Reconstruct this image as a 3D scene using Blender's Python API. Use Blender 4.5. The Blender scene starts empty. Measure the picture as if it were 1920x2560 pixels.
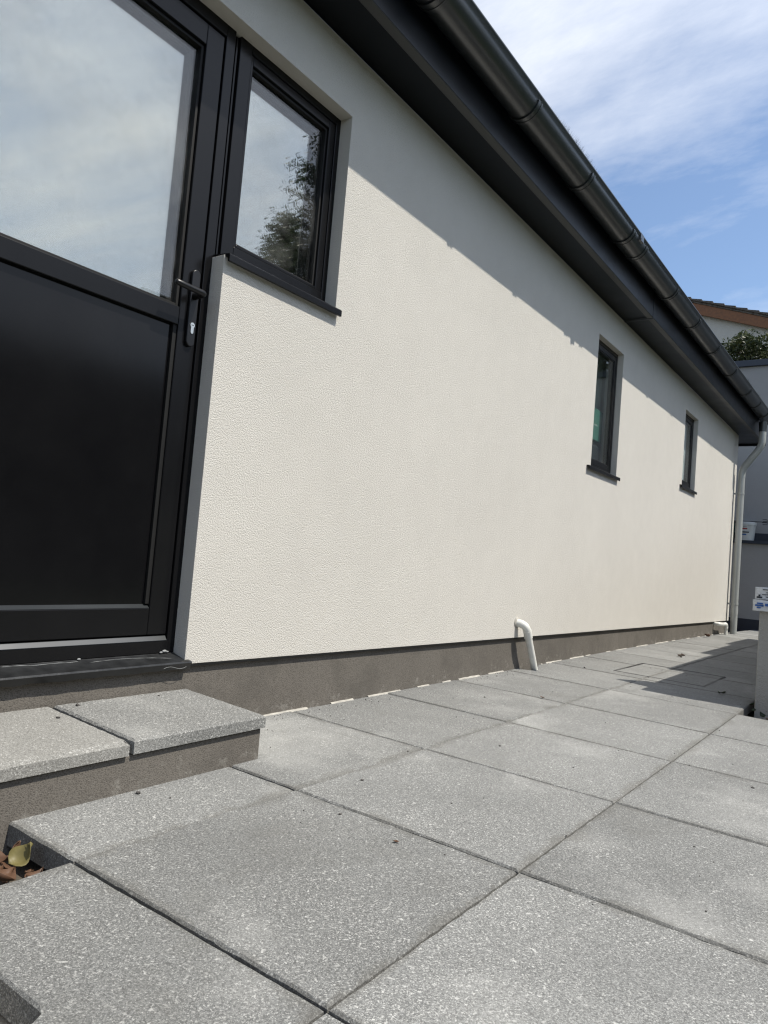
import bpy, bmesh, math, random
from mathutils import Vector, Matrix, noise as mnoise

rnd = random.Random(7)
scene = bpy.context.scene
COL = scene.collection

# ------------------------------------------------------------------ camera
cam_d = bpy.data.cameras.new('camera')
cam = bpy.data.objects.new('camera', cam_d)
COL.objects.link(cam)
CAM = Vector((-0.3315, -1.7620, 0.5938))
pitch, roll, yaw, FPX = 0.05684, -0.08353, 0.62128, 1817.6
fwd = Vector((math.cos(pitch) * math.cos(yaw), math.cos(pitch) * math.sin(yaw), math.sin(pitch)))
rgt = Vector((math.sin(yaw), -math.cos(yaw), 0))
dwn = fwd.cross(rgt)
r2 = rgt * math.cos(roll) + dwn * math.sin(roll)
d2 = -rgt * math.sin(roll) + dwn * math.cos(roll)
m = Matrix((r2, -d2, -fwd)).transposed().to_4x4()
m.translation = CAM
cam.matrix_world = m
cam_d.sensor_fit = 'VERTICAL'
cam_d.sensor_height = 36.0
cam_d.lens = FPX / 2560 * 36.0
cam_d.clip_start = 0.02
cam_d.clip_end = 3000
scene.camera = cam
scene.render.resolution_x, scene.render.resolution_y = 768, 1024

# ------------------------------------------------------------------ world and sun
SUN = Vector((0.26, -1.0, 1.72)).normalized()
world = bpy.data.worlds.new('World')
scene.world = world
world.use_nodes = True
wn, wl = world.node_tree.nodes, world.node_tree.links
wn.clear()
w_out = wn.new('ShaderNodeOutputWorld')
w_bg = wn.new('ShaderNodeBackground')
w_bg.inputs['Strength'].default_value = 0.15
sky = wn.new('ShaderNodeTexSky')
sky.sky_type = 'NISHITA'
sky.sun_disc = False
sky.sun_elevation = math.asin(SUN.z)
sky.sun_rotation = math.atan2(SUN.x, SUN.y)
sky.altitude = 60
sky.air_density = 1.0
sky.dust_density = 0.4
sky.ozone_density = 2.0
w_tc = wn.new('ShaderNodeTexCoord')
w_sep = wn.new('ShaderNodeSeparateXYZ')
wl.new(w_tc.outputs['Generated'], w_sep.inputs[0])
w_zz = wn.new('ShaderNodeMath'); w_zz.operation = 'MAXIMUM'; w_zz.inputs[1].default_value = 0.06
wl.new(w_sep.outputs['Z'], w_zz.inputs[0])
w_dv = wn.new('ShaderNodeVectorMath'); w_dv.operation = 'DIVIDE'
wl.new(w_tc.outputs['Generated'], w_dv.inputs[0])
w_cz = wn.new('ShaderNodeCombineXYZ')
for k in range(3):
    wl.new(w_zz.outputs[0], w_cz.inputs[k])
wl.new(w_cz.outputs[0], w_dv.inputs[1])
w_map = wn.new('ShaderNodeMapping')
w_map.inputs['Location'].default_value = (14.417, 1.387, 0)
w_map.inputs['Rotation'].default_value = (0, 0, math.radians(-10))
w_map.inputs['Scale'].default_value = (1.0, 0.5, 1.0)
wl.new(w_dv.outputs[0], w_map.inputs[0])
w_n1 = wn.new('ShaderNodeTexNoise')
w_n1.inputs['Scale'].default_value = 0.75
w_n1.inputs['Detail'].default_value = 9
w_n1.inputs['Roughness'].default_value = 0.62
w_n1.inputs['Distortion'].default_value = 0.35
wl.new(w_map.outputs[0], w_n1.inputs['Vector'])
w_r = wn.new('ShaderNodeValToRGB')
w_r.color_ramp.elements[0].position = 0.40
w_r.color_ramp.elements[0].color = (0, 0, 0, 1)
w_r.color_ramp.elements[1].position = 0.73
w_r.color_ramp.elements[1].color = (1, 1, 1, 1)
wl.new(w_n1.outputs['Fac'], w_r.inputs[0])
w_mul = wn.new('ShaderNodeMath'); w_mul.operation = 'MULTIPLY_ADD'; w_mul.inputs[1].default_value = 0.86; w_mul.inputs[2].default_value = 0.0
wl.new(w_r.outputs[0], w_mul.inputs[0])
w_mix = wn.new('ShaderNodeMixRGB')
# thin cloud scatters forward: brighter towards the sun
w_dot = wn.new('ShaderNodeVectorMath'); w_dot.operation = 'DOT_PRODUCT'
wl.new(w_tc.outputs['Generated'], w_dot.inputs[0])
w_dot.inputs[1].default_value = SUN
w_dm = wn.new('ShaderNodeMath'); w_dm.operation = 'MAXIMUM'; w_dm.inputs[1].default_value = 0.0
wl.new(w_dot.outputs['Value'], w_dm.inputs[0])
w_dp = wn.new('ShaderNodeMath'); w_dp.operation = 'POWER'; w_dp.inputs[1].default_value = 3.0
wl.new(w_dm.outputs[0], w_dp.inputs[0])
w_da = wn.new('ShaderNodeMath'); w_da.operation = 'MULTIPLY_ADD'; w_da.inputs[1].default_value = 1.0; w_da.inputs[2].default_value = 1.0
wl.new(w_dp.outputs[0], w_da.inputs[0])
w_cc = wn.new('ShaderNodeVectorMath'); w_cc.operation = 'SCALE'
w_cc.inputs[0].default_value = (5.8, 6.0, 6.35)
wl.new(w_da.outputs[0], w_cc.inputs['Scale'])
wl.new(w_cc.outputs[0], w_mix.inputs[2])
w_fa = wn.new('ShaderNodeMath'); w_fa.operation = 'MULTIPLY_ADD'; w_fa.inputs[1].default_value = 0.30; w_fa.use_clamp = True
wl.new(w_dp.outputs[0], w_fa.inputs[0])
wl.new(w_mul.outputs[0], w_fa.inputs[2])
wl.new(w_fa.outputs[0], w_mix.inputs[0])

wl.new(sky.outputs[0], w_mix.inputs[1])
wl.new(w_mix.outputs[0], w_bg.inputs[0])
wl.new(w_bg.outputs[0], w_out.inputs[0])

sun_d = bpy.data.lights.new('sun', 'SUN')
sun_d.energy = 5.0
sun_d.angle = math.radians(0.53)
sun_d.color = (1.0, 0.94, 0.84)
sun = bpy.data.objects.new('sun', sun_d)
COL.objects.link(sun)
sun.location = SUN * 60
sun.rotation_euler = SUN.to_track_quat('Z', 'Y').to_euler()

vs = scene.view_settings
vs.view_transform = 'Standard'
vs.look = 'None'
vs.exposure = 0.27
vs.gamma = 1.0
scene.cycles.use_denoising = True
scene.cycles.use_adaptive_sampling = False
scene.cycles.max_bounces = 10
scene.cycles.transparent_max_bounces = 16
scene.cycles.filter_width = 1.25


# ------------------------------------------------------------------ helpers
def tag(o, label=None, cat=None, group=None, kind=None):
    for k, v in (('label', label), ('category', cat), ('group', group), ('kind', kind)):
        if v:
            o[k] = v
    return o


def empty(name, loc, label=None, cat=None, group=None, kind=None, parent=None):
    o = bpy.data.objects.new(name, None)
    COL.objects.link(o)
    o.empty_display_size = 0.1
    o.location = loc
    if parent:
        adopt(o, parent)
    return tag(o, label, cat, group, kind)


def world_loc(o):
    # every object here has only a translation
    w = Vector(o.location)
    if o.parent:
        w = world_loc(o.parent) + Vector(o.matrix_parent_inverse.translation) + w
    return w


def adopt(o, parent):
    o.parent = parent
    o.matrix_parent_inverse = Matrix.Translation(-world_loc(parent))


def obj(name, bm, mat, parent=None, bevel=None, smooth=False, auto=None):
    me = bpy.data.meshes.new(name)
    bmesh.ops.recalc_face_normals(bm, faces=bm.faces)
    bm.to_mesh(me)
    bm.free()
    o = bpy.data.objects.new(name, me)
    COL.objects.link(o)
    me.materials.append(mat)
    if smooth:
        for p in me.polygons:
            p.use_smooth = True
    if auto:
        for p in me.polygons:
            p.use_smooth = True
        me.set_sharp_from_angle(angle=math.radians(auto))
    if bevel:
        b = o.modifiers.new('bevel', 'BEVEL')
        b.width = bevel
        b.segments = 2
        b.limit_method = 'ANGLE'
        b.angle_limit = math.radians(40)
        b.harden_normals = False
    if parent:
        adopt(o, parent)
    return o


def box(bm, x0, x1, y0, y1, z0, z1):
    v = [bm.verts.new(p) for p in ((x0, y0, z0), (x1, y0, z0), (x1, y1, z0), (x0, y1, z0),
                                   (x0, y0, z1), (x1, y0, z1), (x1, y1, z1), (x0, y1, z1))]
    for f in ((0, 3, 2, 1), (4, 5, 6, 7), (0, 1, 5, 4), (1, 2, 6, 5), (2, 3, 7, 6), (3, 0, 4, 7)):
        bm.faces.new([v[i] for i in f])
    return v


def bxo(name, dims, mat, parent=None, bevel=None):
    bm = bmesh.new()
    box(bm, *dims)
    return obj(name, bm, mat, parent, bevel)


def tube(bm, pts, r, n=16, caps=True):
    pts = [Vector(p) for p in pts]
    rs = r if isinstance(r, (list, tuple)) else [r] * len(pts)
    rings = []
    up = None
    for i, p in enumerate(pts):
        t = (pts[min(i + 1, len(pts) - 1)] - pts[max(i - 1, 0)]).normalized()
        if up is None:
            a = Vector((0, 0, 1)) if abs(t.z) < 0.9 else Vector((1, 0, 0))
            up = (a - t * a.dot(t)).normalized()
        else:
            up = (up - t * up.dot(t)).normalized()
        s = t.cross(up)
        rings.append([bm.verts.new(p + (up * math.cos(2 * math.pi * k / n) + s * math.sin(2 * math.pi * k / n)) * rs[i])
                      for k in range(n)])
    for a, b in zip(rings, rings[1:]):
        for k in range(n):
            bm.faces.new((a[k], a[(k + 1) % n], b[(k + 1) % n], b[k]))
    if caps:
        bm.faces.new(list(reversed(rings[0])))
        bm.faces.new(rings[-1])


def bend(p0, p1, p2, rad, n=7):
    """points of a rounded corner p0-p1-p2"""
    p0, p1, p2 = Vector(p0), Vector(p1), Vector(p2)
    a = (p0 - p1).normalized()
    b = (p2 - p1).normalized()
    q0, q2 = p1 + a * rad, p1 + b * rad
    return [q0 * (1 - t) ** 2 + p1 * 2 * t * (1 - t) + q2 * t * t for t in [i / n for i in range(n + 1)]]


def extrude_x(bm, prof, x0, x1, closed=True):
    """sweep a closed (y,z) profile from x0 to x1"""
    a = [bm.verts.new((x0, y, z)) for y, z in prof]
    b = [bm.verts.new((x1, y, z)) for y, z in prof]
    n = len(prof)
    for k in range(n if closed else n - 1):
        bm.faces.new((a[k], a[(k + 1) % n], b[(k + 1) % n], b[k]))
    if closed:
        bm.faces.new(list(reversed(a)))
        bm.faces.new(b)


# ------------------------------------------------------------------ materials
def mat_new(name):
    mt = bpy.data.materials.new(name)
    mt.use_nodes = True
    nt = mt.node_tree
    b = nt.nodes['Principled BSDF']
    return mt, nt, b


def nd(nt, typ, **kw):
    n = nt.nodes.new(typ)
    for k, v in kw.items():
        if k in n.inputs:
            n.inputs[k].default_value = v
        else:
            setattr(n, k, v)
    return n


def ramp(nt, src, stops):
    r = nt.nodes.new('ShaderNodeValToRGB')
    e = r.color_ramp.elements
    while len(e) < len(stops):
        e.new(0.5)
    for el, (p, c) in zip(e, stops):
        el.position = p
        el.color = (c, c, c, 1) if not isinstance(c, tuple) else (*c, 1)
    nt.links.new(src, r.inputs[0])
    return r


def mixc(nt, fac, a, b, mode='MIX'):
    n = nt.nodes.new('ShaderNodeMixRGB')
    n.blend_type = mode
    for s, v in ((0, fac), (1, a), (2, b)):
        if hasattr(v, 'is_linked') or hasattr(v, 'links'):
            nt.links.new(v, n.inputs[s])
        elif isinstance(v, tuple):
            n.inputs[s].default_value = (*v, 1)
        else:
            n.inputs[s].default_value = v if s == 0 else (v, v, v, 1)
    return n.outputs[0]


def coords(nt, seeded=False):
    tc = nt.nodes.new('ShaderNodeTexCoord')
    if not seeded:
        return tc.outputs['Object']
    oi = nt.nodes.new('ShaderNodeObjectInfo')
    mu = nd(nt, 'ShaderNodeMath', operation='MULTIPLY')
    mu.inputs[1].default_value = 37.0
    nt.links.new(oi.outputs['Random'], mu.inputs[0])
    cb = nt.nodes.new('ShaderNodeCombineXYZ')
    nt.links.new(mu.outputs[0], cb.inputs[0])
    nt.links.new(mu.outputs[0], cb.inputs[1])
    ad = nd(nt, 'ShaderNodeVectorMath', operation='ADD')
    nt.links.new(tc.outputs['Object'], ad.inputs[0])
    nt.links.new(cb.outputs[0], ad.inputs[1])
    return ad.outputs[0], oi.outputs['Random']


def tex(nt, vec, scale, detail=4, rough=0.5, typ='ShaderNodeTexNoise'):
    t = nt.nodes.new(typ)
    t.inputs['Scale'].default_value = scale
    if 'Detail' in t.inputs:
        t.inputs['Detail'].default_value = detail
        t.inputs['Roughness'].default_value = rough
    nt.links.new(vec, t.inputs['Vector'])
    return t


def bump(nt, b, h, strength, dist, prev=None):
    n = nt.nodes.new('ShaderNodeBump')
    n.inputs['Strength'].default_value = strength
    n.inputs['Distance'].default_value = dist
    nt.links.new(h, n.inputs['Height'])
    if prev is not None:
        nt.links.new(prev, n.inputs['Normal'])
    nt.links.new(n.outputs[0], b.inputs['Normal'])
    return n.outputs[0]


def turned(nt, vec):
    """texture space turned off the building's axes, so no grid shows"""
    mp = nt.nodes.new('ShaderNodeMapping')
    mp.inputs['Rotation'].default_value = (0.61, 0.43, 0.97)
    nt.links.new(vec, mp.inputs['Vector'])
    return mp.outputs[0]


def m_render(name, col, grain=235, amp=0.0034, tint=0.05):
    """stippled wall render"""
    mt, nt, b = mat_new(name)
    v = turned(nt, coords(nt))
    big = tex(nt, v, 0.9, 5, 0.6)
    mid = tex(nt, v, 9, 4, 0.6)
    r1 = ramp(nt, big.outputs[0], [(0.3, 1 - tint), (0.7, 1.0)])
    r2_ = ramp(nt, mid.outputs[0], [(0.3, 1 - tint * 0.6), (0.7, 1.0)])
    c = mixc(nt, 1.0, tuple(col), r1.outputs[0], 'MULTIPLY')
    c = mixc(nt, 1.0, c, r2_.outputs[0], 'MULTIPLY')
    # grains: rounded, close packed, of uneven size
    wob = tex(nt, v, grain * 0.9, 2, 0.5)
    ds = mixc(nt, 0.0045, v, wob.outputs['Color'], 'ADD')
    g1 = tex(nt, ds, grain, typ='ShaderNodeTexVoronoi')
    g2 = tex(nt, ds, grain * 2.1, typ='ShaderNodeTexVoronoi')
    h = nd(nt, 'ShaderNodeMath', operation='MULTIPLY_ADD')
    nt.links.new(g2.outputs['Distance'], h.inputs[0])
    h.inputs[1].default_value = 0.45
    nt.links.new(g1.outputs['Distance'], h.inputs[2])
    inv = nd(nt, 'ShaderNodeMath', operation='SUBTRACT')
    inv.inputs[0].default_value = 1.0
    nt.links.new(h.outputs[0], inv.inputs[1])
    pit = ramp(nt, inv.outputs[0], [(0.07, 0.60), (0.26, 1.0)])  # shade in the pits between grains, darkened into the base colour
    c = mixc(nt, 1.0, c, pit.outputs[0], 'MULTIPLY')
    nt.links.new(c, b.inputs['Base Color'])
    b.inputs['Roughness'].default_value = 0.92
    b.inputs['Specular IOR Level'].default_value = 0.2
    bump(nt, b, inv.outputs[0], 0.55, amp)
    return mt


def m_plinth():
    mt, nt, b = mat_new('plinth_render')
    v = coords(nt)
    big = tex(nt, v, 1.6, 6, 0.6)
    c = ramp(nt, big.outputs[0], [(0.3, (0.115, 0.105, 0.092)), (0.7, (0.150, 0.138, 0.122))]).outputs[0]
    g = tex(nt, v, 330, 3, 0.6)
    c = mixc(nt, 1.0, c, ramp(nt, g.outputs[0], [(0.33, 0.55), (0.52, 1.05)]).outputs[0], 'MULTIPLY')
    ps = nt.nodes.new('ShaderNodeSeparateXYZ')
    nt.links.new(v, ps.inputs[0])
    sn = tex(nt, v, 34, 5, 0.7)
    low = ramp(nt, ps.outputs[2], [(0.0, 0.16), (0.11, 0.0)]).outputs[0]
    spl = nd(nt, 'ShaderNodeMath', operation='ADD')
    nt.links.new(sn.outputs[0], spl.inputs[0])
    nt.links.new(low, spl.inputs[1])
    c = mixc(nt, ramp(nt, spl.outputs[0], [(0.68, 0.0), (0.80, 0.5)]).outputs[0], c, (0.26, 0.25, 0.225))
    dmp = tex(nt, v, 5, 5, 0.65)
    c = mixc(nt, ramp(nt, dmp.outputs[0], [(0.36, 0.45), (0.50, 0.0)]).outputs[0], c, (0.085, 0.079, 0.070))
    nt.links.new(c, b.inputs['Base Color'])
    b.inputs['Roughness'].default_value = 0.95
    b.inputs['Specular IOR Level'].default_value = 0.15
    bump(nt, b, g.outputs[0], 0.6, 0.003)
    return mt


def m_paving(name='paving_concrete', base=(0.164, 0.167, 0.163), pale=0.0, grime=True):
    mt, nt, b = mat_new(name)
    v, rn = coords(nt, True)
    v = turned(nt, v)
    n1 = tex(nt, v, 2.3, 6, 0.62)
    n2 = tex(nt, v, 260, 3, 0.65)
    dark = tuple(k * 0.82 for k in base)
    lite = tuple(k * 1.12 for k in base)
    c = ramp(nt, n1.outputs[0], [(0.28, dark), (0.72, lite)]).outputs[0]
    c = mixc(nt, 1.0, c, ramp(nt, n2.outputs[0], [(0.34, 0.60), (0.62, 1.25)]).outputs[0], 'MULTIPLY')
    # ground aggregate: pale flakes of several sizes, thicker in worn patches
    worn = tex(nt, v, 4.0, 5, 0.65)
    wear = ramp(nt, worn.outputs[0], [(0.30, 0.45), (0.62, 1.0)]).outputs[0]
    h_all = None
    for sc, lo, hi, amt in ((160, 0.605, 0.700, 0.52), (300, 0.580, 0.690, 0.50), (520, 0.560, 0.675, 0.42)):
        t = tex(nt, v, sc, 1.5, 0.5)
        f = ramp(nt, t.outputs[0], [(lo, 0.0), (hi, amt)]).outputs[0]
        f = mixc(nt, 1.0, f, wear, 'MULTIPLY')
        t2 = tex(nt, v, sc * 0.37, 2, 0.5)
        col = ramp(nt, t2.outputs[0], [(0.35, (0.36, 0.36, 0.345)), (0.5, (0.55, 0.55, 0.525)), (0.66, (0.74, 0.74, 0.71))]).outputs[0]
        c = mixc(nt, f, c, col)
        h_all = f if h_all is None else mixc(nt, 1.0, h_all, f, 'LIGHTEN')
    # dark stones
    vd = tex(nt, v, 170, 1.5, 0.5)
    c = mixc(nt, ramp(nt, vd.outputs[0], [(0.33, 0.7), (0.39, 0.0)]).outputs[0], c, (0.10, 0.10, 0.098))
    # blotches: cement bloom and grime with their own shapes
    st = tex(nt, v, 1.15, 5, 0.62)
    bloom = ramp(nt, st.outputs[0], [(0.56, 0.0), (0.76, 0.45)]).outputs[0]
    c = mixc(nt, bloom, c, (0.42, 0.42, 0.40))
    st2 = tex(nt, v, 1.9, 7, 0.7)
    damp = ramp(nt, st2.outputs[0], [(0.27, 0.40), (0.43, 0.0)]).outputs[0]
    c = mixc(nt, damp, c, (0.115, 0.113, 0.102))
    # grime gathers along the joints, in broken patches
    tc2 = nt.nodes.new('ShaderNodeTexCoord')
    sx = nt.nodes.new('ShaderNodeSeparateXYZ')
    nt.links.new(tc2.outputs['Object'], sx.inputs[0])
    edges = []
    for ax, off, pitch_ in ((0, 0.4752, 0.6), (1, -0.5555, 0.60325)):
        a1 = nd(nt, 'ShaderNodeMath', operation='SUBTRACT')
        nt.links.new(sx.outputs[ax], a1.inputs[0])
        a1.inputs[1].default_value = off
        pp = nd(nt, 'ShaderNodeMath', operation='PINGPONG')
        nt.links.new(a1.outputs[0], pp.inputs[0])
        pp.inputs[1].default_value = pitch_ / 2
        edges.append(pp.outputs[0])
    mn = nd(nt, 'ShaderNodeMath', operation='MINIMUM')
    nt.links.new(edges[0], mn.inputs[0])
    nt.links.new(edges[1], mn.inputs[1])
    gn = tex(nt, v, 7.0, 6, 0.7)
    reach = ramp(nt, gn.outputs[0], [(0.42, 0.005), (0.78, 0.075)]).outputs[0]
    rt = nd(nt, 'ShaderNodeMath', operation='DIVIDE', use_clamp=True)
    nt.links.new(mn.outputs[0], rt.inputs[0])
    nt.links.new(reach, rt.inputs[1])
    gr = ramp(nt, rt.outputs[0], [(0.0, 0.52), (1.0, 0.0)]).outputs[0]
    if grime:
        c = mixc(nt, gr, c, (0.095, 0.090, 0.078))
    if pale:
        c = mixc(nt, pale, c, (0.43, 0.415, 0.37))
    tone = ramp(nt, rn, [(0.0, 0.90), (1.0, 1.08)]).outputs[0]
    c = mixc(nt, 1.0, c, tone, 'MULTIPLY')
    nt.links.new(c, b.inputs['Base Color'])
    b.inputs['Roughness'].default_value = 0.86
    b.inputs['Specular IOR Level'].default_value = 0.25
    n_ = bump(nt, b, h_all, 0.4, 0.0012)
    bump(nt, b, n2.outputs[0], 0.55, 0.0024, n_)
    return mt


def m_plain(name, col, rough=0.5, spec=0.5, metal=0.0, var=0.12, vs_=8.0, bumps=None, coat=0.0):
    mt, nt, b = mat_new(name)
    v = coords(nt)
    n = tex(nt, v, vs_, 5, 0.6)
    c = mixc(nt, 1.0, tuple(col), ramp(nt, n.outputs[0], [(0.3, 1 - var), (0.7, 1 + var * 0.4)]).outputs[0], 'MULTIPLY')
    nt.links.new(c, b.inputs['Base Color'])
    rr = ramp(nt, n.outputs[0], [(0.25, max(0.03, rough * 0.85)), (0.75, min(1, rough * 1.15))])
    nt.links.new(rr.outputs[0], b.inputs['Roughness'])
    b.inputs['Specular IOR Level'].default_value = spec
    b.inputs['Metallic'].default_value = metal
    if coat:
        b.inputs['Coat Weight'].default_value = coat
        b.inputs['Coat Roughness'].default_value = 0.15
    if bumps:
        g = tex(nt, v, bumps[0], 3, 0.6)
        bump(nt, b, g.outputs[0], bumps[2] if len(bumps) > 2 else 0.5, bumps[1])
    return mt


def m_frame(name='anthracite_powder_coat', rough=0.27):
    """anthracite powder coat with specks of plaster low on the door"""
    mt, nt, b = mat_new(name)
    v = coords(nt)
    n = tex(nt, v, 6, 5, 0.6)
    c = ramp(nt, n.outputs[0], [(0.3, (0.0045, 0.0045, 0.0052)), (0.7, (0.0065, 0.0065, 0.0072))]).outputs[0]
    vo = tex(nt, v, 55, typ='ShaderNodeTexVoronoi')
    sp = nt.nodes.new('ShaderNodeSeparateXYZ')
    nt.links.new(vo.outputs['Color'], sp.inputs[0])
    pick = ramp(nt, sp.outputs[0], [(0.90, 0.0), (0.97, 1.0)]).outputs[0]
    dot = ramp(nt, vo.outputs['Distance'], [(0.06, 1.0), (0.14, 0.0)]).outputs[0]
    pos = nt.nodes.new('ShaderNodeSeparateXYZ')
    nt.links.new(v, pos.inputs[0])
    low = ramp(nt, pos.outputs[2], [(0.30, 1.0), (0.85, 0.12)]).outputs[0]
    f = mixc(nt, 1.0, mixc(nt, 1.0, pick, dot, 'MULTIPLY'), low, 'MULTIPLY')
    c = mixc(nt, f, c, (0.55, 0.54, 0.50))
    nt.links.new(c, b.inputs['Base Color'])
    b.inputs['Roughness'].default_value = rough
    b.inputs['Specular IOR Level'].default_value = 0.24
    fine = tex(nt, v, 900, 2, 0.5)
    bump(nt, b, fine.outputs[0], 0.06, 0.0004)
    return mt


def m_glass(name='window_glass', r0=0.15, tint=(0.89, 0.90, 0.885), dust=1.0):
    mt, nt, b = mat_new(name)
    nt.nodes.remove(b)
    out = nt.nodes['Material Output']
    lw = nd(nt, 'ShaderNodeLayerWeight')
    lw.inputs['Blend'].default_value = 0.5
    pw = nd(nt, 'ShaderNodeMath', operation='POWER')
    nt.links.new(lw.outputs['Facing'], pw.inputs[0])
    pw.inputs[1].default_value = 5.0
    fr = nd(nt, 'ShaderNodeMath', operation='MULTIPLY_ADD')
    nt.links.new(pw.outputs[0], fr.inputs[0])
    fr.inputs[1].default_value = 1 - r0
    fr.inputs[2].default_value = r0
    tr = nt.nodes.new('ShaderNodeBsdfTransparent')
    tr.inputs[0].default_value = (*tint, 1)
    gl = nt.nodes.new('ShaderNodeBsdfGlossy')
    gl.inputs['Roughness'].default_value = 0.0
    gl.inputs['Color'].default_value = (1.0, 0.985, 0.97, 1)
    v = coords(nt)
    # faint dusty film
    dn = tex(nt, v, 3.0, 6, 0.68)
    film = ramp(nt, dn.outputs[0], [(0.46, 0.0), (0.75, 0.09 * dust)]).outputs[0]
    df = nt.nodes.new('ShaderNodeBsdfDiffuse')
    df.inputs[0].default_value = (0.6, 0.6, 0.58, 1)
    mx = nt.nodes.new('ShaderNodeMixShader')
    nt.links.new(fr.outputs[0], mx.inputs[0])
    nt.links.new(tr.outputs[0], mx.inputs[1])
    nt.links.new(gl.outputs[0], mx.inputs[2])
    m2 = nt.nodes.new('ShaderNodeMixShader')
    nt.links.new(film, m2.inputs[0])
    nt.links.new(mx.outputs[0], m2.inputs[1])
    nt.links.new(df.outputs[0], m2.inputs[2])
    nt.links.new(m2.outputs[0], out.inputs[0])
    return mt


def m_leaf(name, c0, c1, trans=0.35):
    mt, nt, b = mat_new(name)
    oi = nt.nodes.new('ShaderNodeNewGeometry')
    v = coords(nt)
    n = tex(nt, v, 3.0, 3, 0.6)
    rp = mixc(nt, 0.5, n.outputs[0], oi.outputs['Random Per Island'])
    c = ramp(nt, rp, [(0.25, c0), (0.75, c1)]).outputs[0]
    nt.links.new(c, b.inputs['Base Color'])
    b.inputs['Roughness'].default_value = 0.5
    b.inputs['Specular IOR Level'].default_value = 0.35
    tl = nt.nodes.new('ShaderNodeBsdfTranslucent')
    nt.links.new(c, tl.inputs[0])
    mx = nt.nodes.new('ShaderNodeMixShader')
    mx.inputs[0].default_value = trans
    nt.links.new(b.outputs[0], mx.inputs[1])
    nt.links.new(tl.outputs[0], mx.inputs[2])
    nt.links.new(mx.outputs[0], nt.nodes['Material Output'].inputs[0])
    return mt


M = {}
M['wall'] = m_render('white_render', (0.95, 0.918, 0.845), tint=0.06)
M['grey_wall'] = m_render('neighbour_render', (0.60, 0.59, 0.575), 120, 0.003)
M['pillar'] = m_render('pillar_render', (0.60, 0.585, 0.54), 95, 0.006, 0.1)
M['plinth'] = m_plinth()
M['paving'] = m_paving()
M['tread'] = m_paving('tread_concrete', (0.176, 0.178, 0.172), 0.0, False)
M['tread_pale'] = m_paving('tread_concrete_pale', (0.19, 0.190, 0.182), 0.16, False)
M['frame'] = m_frame()
M['glass'] = m_glass('outer_glass', 0.055)
M['glass_coated'] = m_glass('coated_inner_glass', 0.45, (0.75, 0.77, 0.755), 0.5)
M['glass_clear'] = m_glass('clear_glass', 0.03, (0.93, 0.95, 0.94), 0.3)
M['panel'] = m_frame('door_panel_coat', 0.13)
M['rubber'] = m_plain('black_rubber', (0.008, 0.008, 0.008), 0.6, 0.3)
M['metal'] = m_plain('gutter_coating', (0.0125, 0.0160, 0.0185), 0.34, 1.0, 0.0, 0.04, 2)
M['fascia'] = m_plain('anthracite_fascia', (0.0042, 0.0058, 0.0090), 0.34, 0.34, 0.0, 0.1, 4)
M['lip'] = m_plain('fascia_lip_bounce_lit', (0.050, 0.050, 0.047), 0.45, 0.4, 0.0, 0.1, 4)  # fascia colour lightened here to carry light bounced up from the paving
M['soffit'] = m_plain('anthracite_soffit', (0.0015, 0.0024, 0.0042), 0.34, 0.20, 0.0, 0.1, 4)
M['black'] = m_plain('black_handle', (0.007, 0.007, 0.008), 0.32, 0.45)
M['chrome'] = m_plain('nickel', (0.72, 0.70, 0.64), 0.22, 0.5, 1.0)
M['key'] = m_plain('keyway', (0.02, 0.02, 0.02), 0.5)
M['threshold'] = m_plain('threshold_strip', (0.016, 0.017, 0.018), 0.36, 0.45, 0.0, 0.5, 22, (60, 0.002, 0.3))
M['smear'] = m_plain('dried_sealant', (0.26, 0.27, 0.27), 0.7, 0.3)
M['pvc'] = m_plain('white_waste_pipe', (0.66, 0.66, 0.62), 0.32, 0.5, 0.0, 0.12, 22)
M['downpipe'] = m_plain('grey_downpipe', (0.33, 0.345, 0.335), 0.34, 0.5, 0.15, 0.1, 4)
M['roof'] = m_plain('roof_tiles', (0.045, 0.045, 0.047), 0.6, 0.4, 0.0, 0.3, 10)
M['bed'] = m_plain('joint_grit', (0.10, 0.097, 0.09), 0.95, 0.2, 0.0, 0.4, 40, (260, 0.004))
M['mortar'] = m_plain('joint_mortar', (0.40, 0.385, 0.345), 0.95, 0.2, 0.0, 0.3, 30, (220, 0.004))
M['hole'] = m_plain('drain_hole', (0.03, 0.03, 0.03), 0.9, 0.2)
M['room'] = m_plain('room_plaster', (0.45, 0.44, 0.42), 0.9, 0.2)
M['steel'] = m_plain('cover_frame', (0.06, 0.06, 0.062), 0.5, 0.4, 0.6, 0.3, 20)
M['brush'] = m_plain('black_bristle', (0.012, 0.012, 0.014), 0.5, 0.4)
M['coping'] = m_plain('navy_coping', (0.020, 0.028, 0.045), 0.35, 0.5, 0.0, 0.1, 6)
M['brown'] = m_plain('brown_bargeboard', (0.20, 0.085, 0.035), 0.55, 0.4, 0.0, 0.3, 14)
M['tile'] = m_plain('weathered_tile', (0.12, 0.105, 0.09), 0.85, 0.2, 0.0, 0.6, 18, (80, 0.01))
M['cream'] = m_render('cream_render', (0.80, 0.78, 0.72), 60, 0.003)
M['green_card'] = m_plain('green_carton', (0.045, 0.17, 0.13), 0.55, 0.4)
M['print'] = m_plain('white_print', (0.75, 0.76, 0.74), 0.6, 0.3)
M['curtain'] = m_plain('sage_curtain', (0.50, 0.62, 0.56), 0.8, 0.3, 0.0, 0.15, 12)
M['blind'] = m_plain('frosted_blind', (0.66, 0.72, 0.73), 0.6, 0.4, 0.0, 0.05)
M['plastic_w'] = m_plain('white_bucket_plastic', (0.55, 0.57, 0.56), 0.4, 0.5)
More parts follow.
